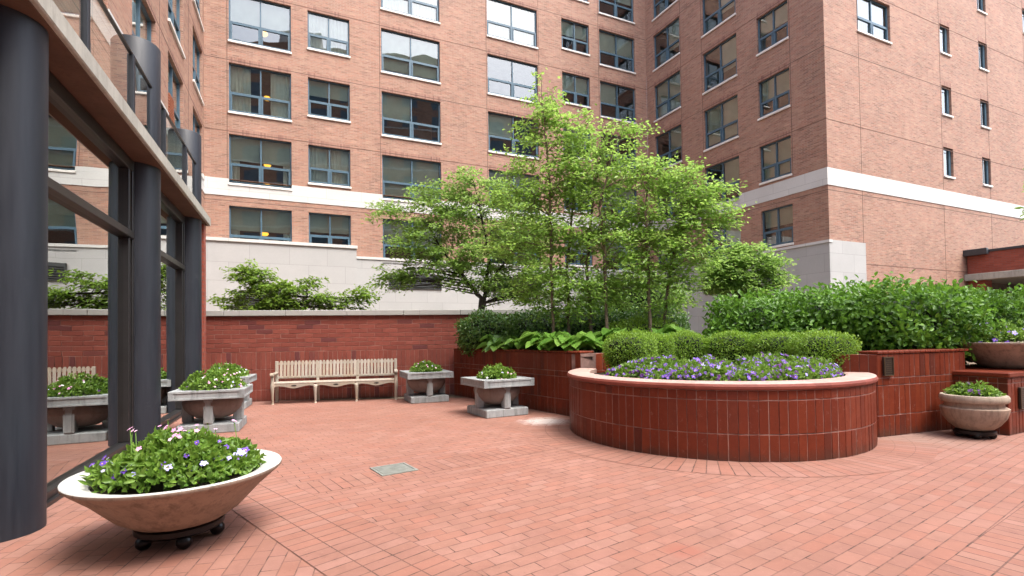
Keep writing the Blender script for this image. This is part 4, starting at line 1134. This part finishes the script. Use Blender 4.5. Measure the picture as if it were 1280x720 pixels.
# broad laurels behind the planter and on the right wall
hl = [((4.60, 9.45), (.95, .70, .58), 1.40, 'glossy laurel shrub left in the tall hedge behind the round planter'),
      ((5.55, 8.85), (.90, .75, .60), 1.42, 'glossy laurel shrub in the middle of the tall hedge behind the boxwood ball'),
      ((6.15, 8.0), (.92, .80, .60), 1.40, 'glossy laurel shrub spilling over the wall with the plaque'),
      ((7.20, 8.5), (.80, .75, .52), 1.42, 'glossy laurel shrub right in the tall hedge beside the violet pansy bowl')]
for (x, y), rad, zc, lab in hl:
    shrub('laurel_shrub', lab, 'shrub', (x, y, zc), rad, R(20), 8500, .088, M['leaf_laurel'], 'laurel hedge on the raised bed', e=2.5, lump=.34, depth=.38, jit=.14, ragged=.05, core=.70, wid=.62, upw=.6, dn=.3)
shrub('laurel_shrub', 'farther laurel shrub at the right edge behind the pansy bowl', 'shrub', (9.2, 9.2, 1.42), (1.25, .8, .54), R(20), 6500, .10, M['leaf_laurel'], 'laurel hedge on the raised bed', e=2.5, lump=.2, depth=.3, jit=.12, ragged=.05, core=.70, wid=.62, upw=.6, dn=.3)
dk = [((-.55, 11.35), (.62, .5, .43), 'dark evergreen shrub on the corner where the low wall meets the garden wall'),
      ((.55, 11.25), (.70, .55, .45), 'dark evergreen shrub below the small left tree'),
      ((1.75, 11.0), (.72, .6, .46), 'dark evergreen shrub behind the slender tree stems'),
      ((3.0, 10.9), (.75, .6, .48), 'dark evergreen shrub right of the slender tree stems')]
for (x, y), rad, lab in dk:
    shrub('evergreen_shrub', lab, 'shrub', (x, y, 1.40), rad, R(10), 5500, .072, M['leaf_dark'], 'dark evergreen hedge behind the hostas', e=2.6, lump=.22, depth=.22, jit=.08, ragged=.04, core=.76, wid=.56, dn=.4)
shrub('yew_shrub', 'brighter feathery shrub under the right slender tree', 'shrub', (2.6, 10.1, 1.28), (.75, .45, .34), R(10), 6000, .05, M['leaf_box'], None, e=2.4, lump=.2, depth=.14, jit=.06, ragged=.04)

# hostas
def hosta(x, y, r, h, lab):
    t = thing('hosta', lab, 'plant', (x, y, 1.0), 0, 'hostas along the low wall')
    n = 34; a = rng.random(n) * 6.283; el = rng.uniform(.25, 1.15, n)
    me_b = MB()
    for k in range(n):
        L = r * random.uniform(.7, 1.15); ca, sa = math.cos(a[k]), math.sin(a[k]); rise = h * random.uniform(.55, 1.1) * (.45 + .55 * el[k] / 1.15)
        w_ = L * .27; base = Vector((ca * .05, sa * .05, 0)); seg = 5; prev = None; c_ = random.random()
        for i in range(seg + 1):
            q = i / seg; rad_ = .25 * L + q * L * .9; zz = rise * math.sin(min(1, q * 1.15 + .25) * 1.9) - .10 * q * q
            wid = w_ * math.sin(math.pi * min(1, .12 + q * .88)) ** .8
            m_ = Vector((ca * rad_, sa * rad_, zz)); sd_ = Vector((-sa, ca, 0)) * wid
            cur = (m_ + sd_ + Vector((0, 0, wid * .35)), m_, m_ - sd_ + Vector((0, 0, wid * .35)))
            if prev:
                me_b.quad([prev[0], prev[1], cur[1], cur[0]], c=c_, smooth=True); me_b.quad([prev[1], prev[2], cur[2], cur[1]], c=c_, smooth=True)
            prev = cur
    me_b.build('leaves', M['leaf_hosta'], t)
hs_ = [(-.25, 10.55, 'hosta at the left end of the row on the low wall'), (.25, 10.0, 'bright hosta second from the left on the low wall'), (.68, 9.5, 'hosta in the middle of the row, left of the slender stems'),
       (1.05, 9.05, 'broad hosta before the slender tree stems, close to the left boxwood'), (1.55, 9.35, 'hosta right behind the left boxwood ball'), (2.05, 9.65, 'upright hosta behind the middle boxwoods'), (2.75, 9.6, 'last hosta on the right, under the dark hedge')]
for x, y, lab in hs_: hosta(x, y, random.uniform(.42, .54), random.uniform(.34, .46) + (.1 if x > 1.3 else 0), lab)

# =================================================================== TREES
def tree(name, label, stems, blobs, n_spray, per, leafL, mat, bark, loc, group=None, droop=.2, spray=.45, flat=.55):
    """stems: list of (points, radii) in world space; blobs: (center, radii, weight) of the crown"""
    t = thing(name, label, 'tree', loc, 0, group); o = Vector(loc)
    tr = MB(); nodes = []
    for pts, rad in stems:
        pp_ = [Vector(p) - o for p in pts]
        # resample with slight wander
        fine, fr = [], []
        for i in range(len(pp_) - 1):
            for k in range(5):
                q = k / 5; w_ = Vector((random.gauss(0, .012), random.gauss(0, .012), 0)) if (i or k) else Vector()
                fine.append(pp_[i].lerp(pp_[i + 1], q) + w_); fr.append(rad[i] * (1 - q) + rad[i + 1] * q)
        fine.append(pp_[-1]); fr.append(rad[-1])
        tr.tube(fine, fr, 8); 
        for a_, b_ in zip(fine[len(fine) // 4:], fr[len(fine) // 4:]): nodes.append((a_, b_))
    tr.build('trunk', bark, t)
    br = MB(); Ps, Ds, Ns, Rn = [], [], [], []
    wts = np.array([b_[2] for b_ in blobs], float); wts /= wts.sum()
    na = np.array([n_[0] for n_ in nodes]); 
    for k in range(n_spray):
        c, rad, _ = blobs[rng.choice(len(blobs), p=wts)]
        d = unit(1)[0] * rng.random() ** (1 / 2.4)
        tip = Vector((c[0] + d[0] * rad[0], c[1] + d[1] * rad[1], c[2] + d[2] * rad[2])) - o
        # join to the nearest stem node lying lower than the tip
        dd = np.linalg.norm(na - np.array(tip), axis=1) + np.where(na[:, 2] > tip.z - .1, 3.0, 0)
        j = int(dd.argmin()); st, sr_ = nodes[j]; vec = tip - st; ln = vec.length
        outw = Vector((vec.x, vec.y, 0)); 
        if outw.length < .05: outw = Vector((random.gauss(0, 1), random.gauss(0, 1), 0))
        outw.normalize()
        tw = Matrix.Rotation(random.uniform(-1.0, 1.0), 3, 'Z') @ outw
        end = tip + tw * spray * .5 + Vector((0, 0, -droop * spray * random.uniform(-.3, 1)))
        stt = tip - tw * spray * .5
        if ln < 3.2:
            midp = st.lerp(stt, .55) + Vector((0, 0, .06 * ln)) + Vector((random.gauss(0, .03), random.gauss(0, .03), 0))
            r0 = min(sr_ * .5, .006 + .006 * ln)
            br.tube([st, midp, stt, end], [r0, r0 * .7, .0045, .002], 5, cap=False)
            if random.random() < .35: nodes.append((midp, r0 * .7)); na = np.vstack([na, np.array(midp)])
        else: br.tube([stt, end], [.0045, .002], 4, cap=False)
        q = rng.random(per)
        base = np.array(stt)[None] + np.array(end - stt)[None] * q[:, None] + rng.normal(size=(per, 3)) * np.array([.09, .09, .05]) * spray / .45
        side = np.array([tw.y, -tw.x, 0])[None] * rng.choice([-1, 1], per)[:, None]
        D = side * .8 + np.array(tw)[None] * .7 + rng.normal(size=(per, 3)) * .35; D[:, 2] -= droop
        Nl = rng.normal(size=(per, 3)) * flat + np.array([0, 0, 1.0])
        # leaves low inside the crown are darker, those high and outside paler
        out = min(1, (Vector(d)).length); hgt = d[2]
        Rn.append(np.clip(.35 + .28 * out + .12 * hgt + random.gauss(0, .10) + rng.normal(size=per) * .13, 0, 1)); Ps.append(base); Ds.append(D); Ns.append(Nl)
    br.build('branches', bark, t)
    P, D, Nl, rn = np.concatenate(Ps), np.concatenate(Ds), np.concatenate(Ns), np.concatenate(Rn)
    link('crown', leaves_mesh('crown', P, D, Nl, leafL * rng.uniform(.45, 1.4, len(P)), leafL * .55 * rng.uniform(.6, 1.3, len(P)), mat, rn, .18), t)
    return t
def A(x, y, Y): q = at(x, y, Y); return (q.x, q.y, q.z)
def B(x, y, Y, rx, rz, ry=None, w=None):               # crown clump from its place and pixel radii
    c = A(x, y, Y); s_ = Y / FPX
    return (c, (rx * s_, (ry if ry else min(rx, rz)) * s_ * 1.0, rz * s_), w if w else rx * rz * (min(rx, rz)) ** .5)
def bedfoot(x, Y): q = at(x, 400, Y); return (q.x, q.y, .98)
# main slender multi stem tree
YT = 10.0
st = [([bedfoot(692, 9.9), A(690, 330, 9.9), A(686, 230, 9.9), A(678, 130, 9.9), A(676, 95, 9.9)], [.035, .028, .022, .012, .004]),
      ([bedfoot(712, 10.2), A(708, 340, 10.2), A(716, 250, 10.2), A(722, 170, 10.2), A(726, 128, 10.2)], [.034, .027, .02, .011, .004]),
      ([bedfoot(740, 10.1), A(733, 340, 10.1), A(740, 260, 10.1), A(752, 180, 10.1), A(758, 150, 10.1)], [.038, .03, .022, .012, .004]),
      ([bedfoot(757, 9.8), A(757, 330, 9.8), A(750, 260, 9.8), A(764, 200, 9.8), A(772, 172, 9.8)], [.036, .03, .02, .012, .004])]
bl = [B(684, 122, YT, 22, 32), B(672, 165, YT, 34, 26), B(706, 168, YT, 44, 36), B(748, 192, YT, 52, 38), B(700, 222, YT, 62, 36), B(655, 250, YT, 48, 34), B(760, 250, YT, 58, 40),
      B(705, 290, YT, 66, 36), B(765, 310, YT, 52, 36), B(690, 345, YT, 50, 30), B(640, 300, YT, 34, 34), B(790, 160, YT, 20, 18), B(735, 355, YT, 56, 30), B(650, 205, YT, 26, 20), B(780, 365, YT, 40, 24), B(660, 365, YT, 34, 18), B(725, 385, YT, 56, 18)]
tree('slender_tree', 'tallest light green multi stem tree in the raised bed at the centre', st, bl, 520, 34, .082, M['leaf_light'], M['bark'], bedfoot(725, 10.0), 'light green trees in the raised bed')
st = [([bedfoot(812, 9.7), A(811, 340, 9.7), A(806, 270, 9.7), A(812, 215, 9.7), A(806, 190, 9.7)], [.036, .03, .022, .012, .004]),
      ([bedfoot(826, 9.9), A(838, 340, 9.9), A(850, 280, 9.9), A(862, 235, 9.9), A(868, 215, 9.9)], [.034, .027, .02, .012, .004])]
bl = [B(808, 214, 9.8, 40, 24), B(852, 226, 9.8, 44, 30), B(885, 256, 9.8, 42, 26), B(835, 275, 9.8, 52, 34), B(800, 320, 9.8, 42, 34), B(860, 310, 9.8, 40, 32), B(905, 272, 9.8, 24, 14), B(838, 350, 9.8, 34, 20), B(830, 378, 9.8, 40, 16)]
tree('slender_tree', 'lower light green tree with two stems right of the tallest one', st, bl, 300, 34, .082, M['leaf_light'], M['bark'], bedfoot(818, 9.8), 'light green trees in the raised bed')
# left small tree behind the wall
YL = 13.0
f0 = at(600, 400, YL); f0 = (f0.x, f0.y, 0)
st = [([f0, A(602, 392, YL), A(600, 372, YL), A(585, 352, YL), A(566, 330, YL), A(545, 300, YL), A(530, 270, YL)], [.07, .06, .055, .045, .03, .018, .006]),
      ([f0, A(604, 390, YL), A(606, 360, YL), A(612, 330, YL), A(606, 290, YL), A(598, 250, YL), A(590, 222, YL)], [.07, .055, .05, .04, .028, .015, .006]),
      ([A(606, 362, YL), A(622, 340, YL), A(645, 310, YL), A(660, 270, YL)], [.035, .028, .02, .006])]
bl = [B(585, 228, YL, 30, 20), B(540, 244, YL, 46, 22), B(500, 262, YL, 36, 18), B(575, 270, YL, 56, 28), B(530, 295, YL, 46, 28), B(600, 312, YL, 58, 30), B(655, 290, YL, 46, 40), B(640, 345, YL, 50, 26), B(515, 345, YL, 34, 12), B(680, 350, YL, 36, 30), B(470, 270, YL, 14, 8), B(625, 240, YL, 30, 22), B(560, 330, YL, 44, 22), B(500, 352, YL, 34, 14), B(590, 350, YL, 40, 20), B(525, 322, YL, 30, 16), B(640, 368, YL, 46, 14), B(480, 345, YL, 16, 10)]
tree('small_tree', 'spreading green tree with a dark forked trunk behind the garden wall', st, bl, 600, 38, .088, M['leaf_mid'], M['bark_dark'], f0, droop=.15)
# low maple behind the wall, left
YM = 12.6
f1 = at(330, 400, YM); f1 = (f1.x, f1.y, 0)
st = [([f1, A(330, 395, YM), A(325, 372, YM), A(312, 350, YM), A(300, 338, YM)], [.05, .045, .035, .02, .006]), ([A(328, 385, YM), A(360, 370, YM), A(400, 372, YM), A(440, 375, YM), A(464, 370, YM)], [.035, .03, .022, .012, .005])]
bl = [B(318, 344, YM, 26, 9), B(296, 338, YM, 18, 6), B(335, 360, YM, 36, 10), B(282, 376, YM, 18, 8), B(375, 362, YM, 26, 8), B(415, 372, YM, 30, 8), B(456, 368, YM, 13, 10), B(318, 328, YM, 6, 5), B(360, 378, YM, 60, 8), B(330, 384, YM, 50, 8), B(430, 382, YM, 36, 6), B(385, 350, YM, 12, 5), B(310, 362, YM, 22, 8)]
tree('maple_tree', 'low spreading yellow green maple showing over the garden wall at left', st, bl, 195, 28, .10, M['leaf_maple'], M['bark_dark'], f1, droop=.3, flat=.4, spray=.38)
# right small tree before the stone base
YR_ = 13.5
f2 = at(925, 400, YR_); f2 = (f2.x, f2.y, 1.0)
st = [([f2, A(925, 370, YR_), A(930, 340, YR_), A(938, 315, YR_)], [.05, .04, .025, .006]), ([A(925, 368, YR_), A(905, 340, YR_), A(895, 322, YR_)], [.035, .02, .006])]
bl = [B(935, 330, YR_, 44, 22), B(905, 345, YR_, 34, 22), B(960, 348, YR_, 28, 16), B(930, 312, YR_, 28, 10), B(925, 362, YR_, 50, 14)]
tree('small_tree', 'small rounded mid green tree before the pale stone base of the right wing', st, bl, 220, 44, .10, M['leaf_mid'], M['bark_dark'], f2, droop=.1)
# tree whose outer twigs reach in at the right edge
bl = [((9.1, 7.75, 3.6), (.80, .8, .8), 1), ((8.45, 7.75, 3.42), (.40, .4, .42), .3)]
tree('street_tree', 'tree at the right edge of which only a few leafy twigs reach in', [([(8.9, 8.4, 0), (8.9, 8.4, 1.5), (8.75, 8.1, 2.6), (8.6, 7.8, 3.4), (8.5, 7.8, 4.0)], [.09, .08, .06, .03, .008])], bl, 120, 40, .08, M['leaf_mid'], M['bark'], (8.9, 8.4, 0))
# shrubs hugging the stems low down
shrub('leafy_shrub', 'loose mid green shrub behind the slender stems', 'shrub', A(790, 372, 12.2), (1.2, .6, .5), 0, 5000, .08, M['leaf_mid'], None, e=2.2, lump=.25, depth=.3, jit=.2, ragged=.08, core=.6)

# =================================================================== DRAIN
ds = yaw(56); 
dr0 = thing('drain_grate', 'square grey green metal drain grate set in the brick paving', 'drain', (-1.23, 5.27, .0045), math.atan2(ds.y, ds.x))
mb = MB(); q = .19
mb.box(-q, q, -q, -q + .025, 0, .008); mb.box(-q, q, q - .025, q, 0, .008); mb.box(-q, -q + .025, -q + .025, q - .025, 0, .008); mb.box(q - .025, q, -q + .025, q - .025, 0, .008); mb.build('frame', M['grate'], dr0)
mb = MB()
for k in range(11): mb.box(-q + .03, q - .03, -q + .034 + k * .029, -q + .034 + k * .029 + .021, 0, .007)
mb.build('slats', M['grate'], dr0)
mb = MB(); mb.quad([(-q, -q, .0015), (q, -q, .0015), (q, q, .0015), (-q, q, .0015)]); mb.build('pit_shade', M['void_shade'], dr0)  # flat dark sheet below the slats, painted shade instead of depth
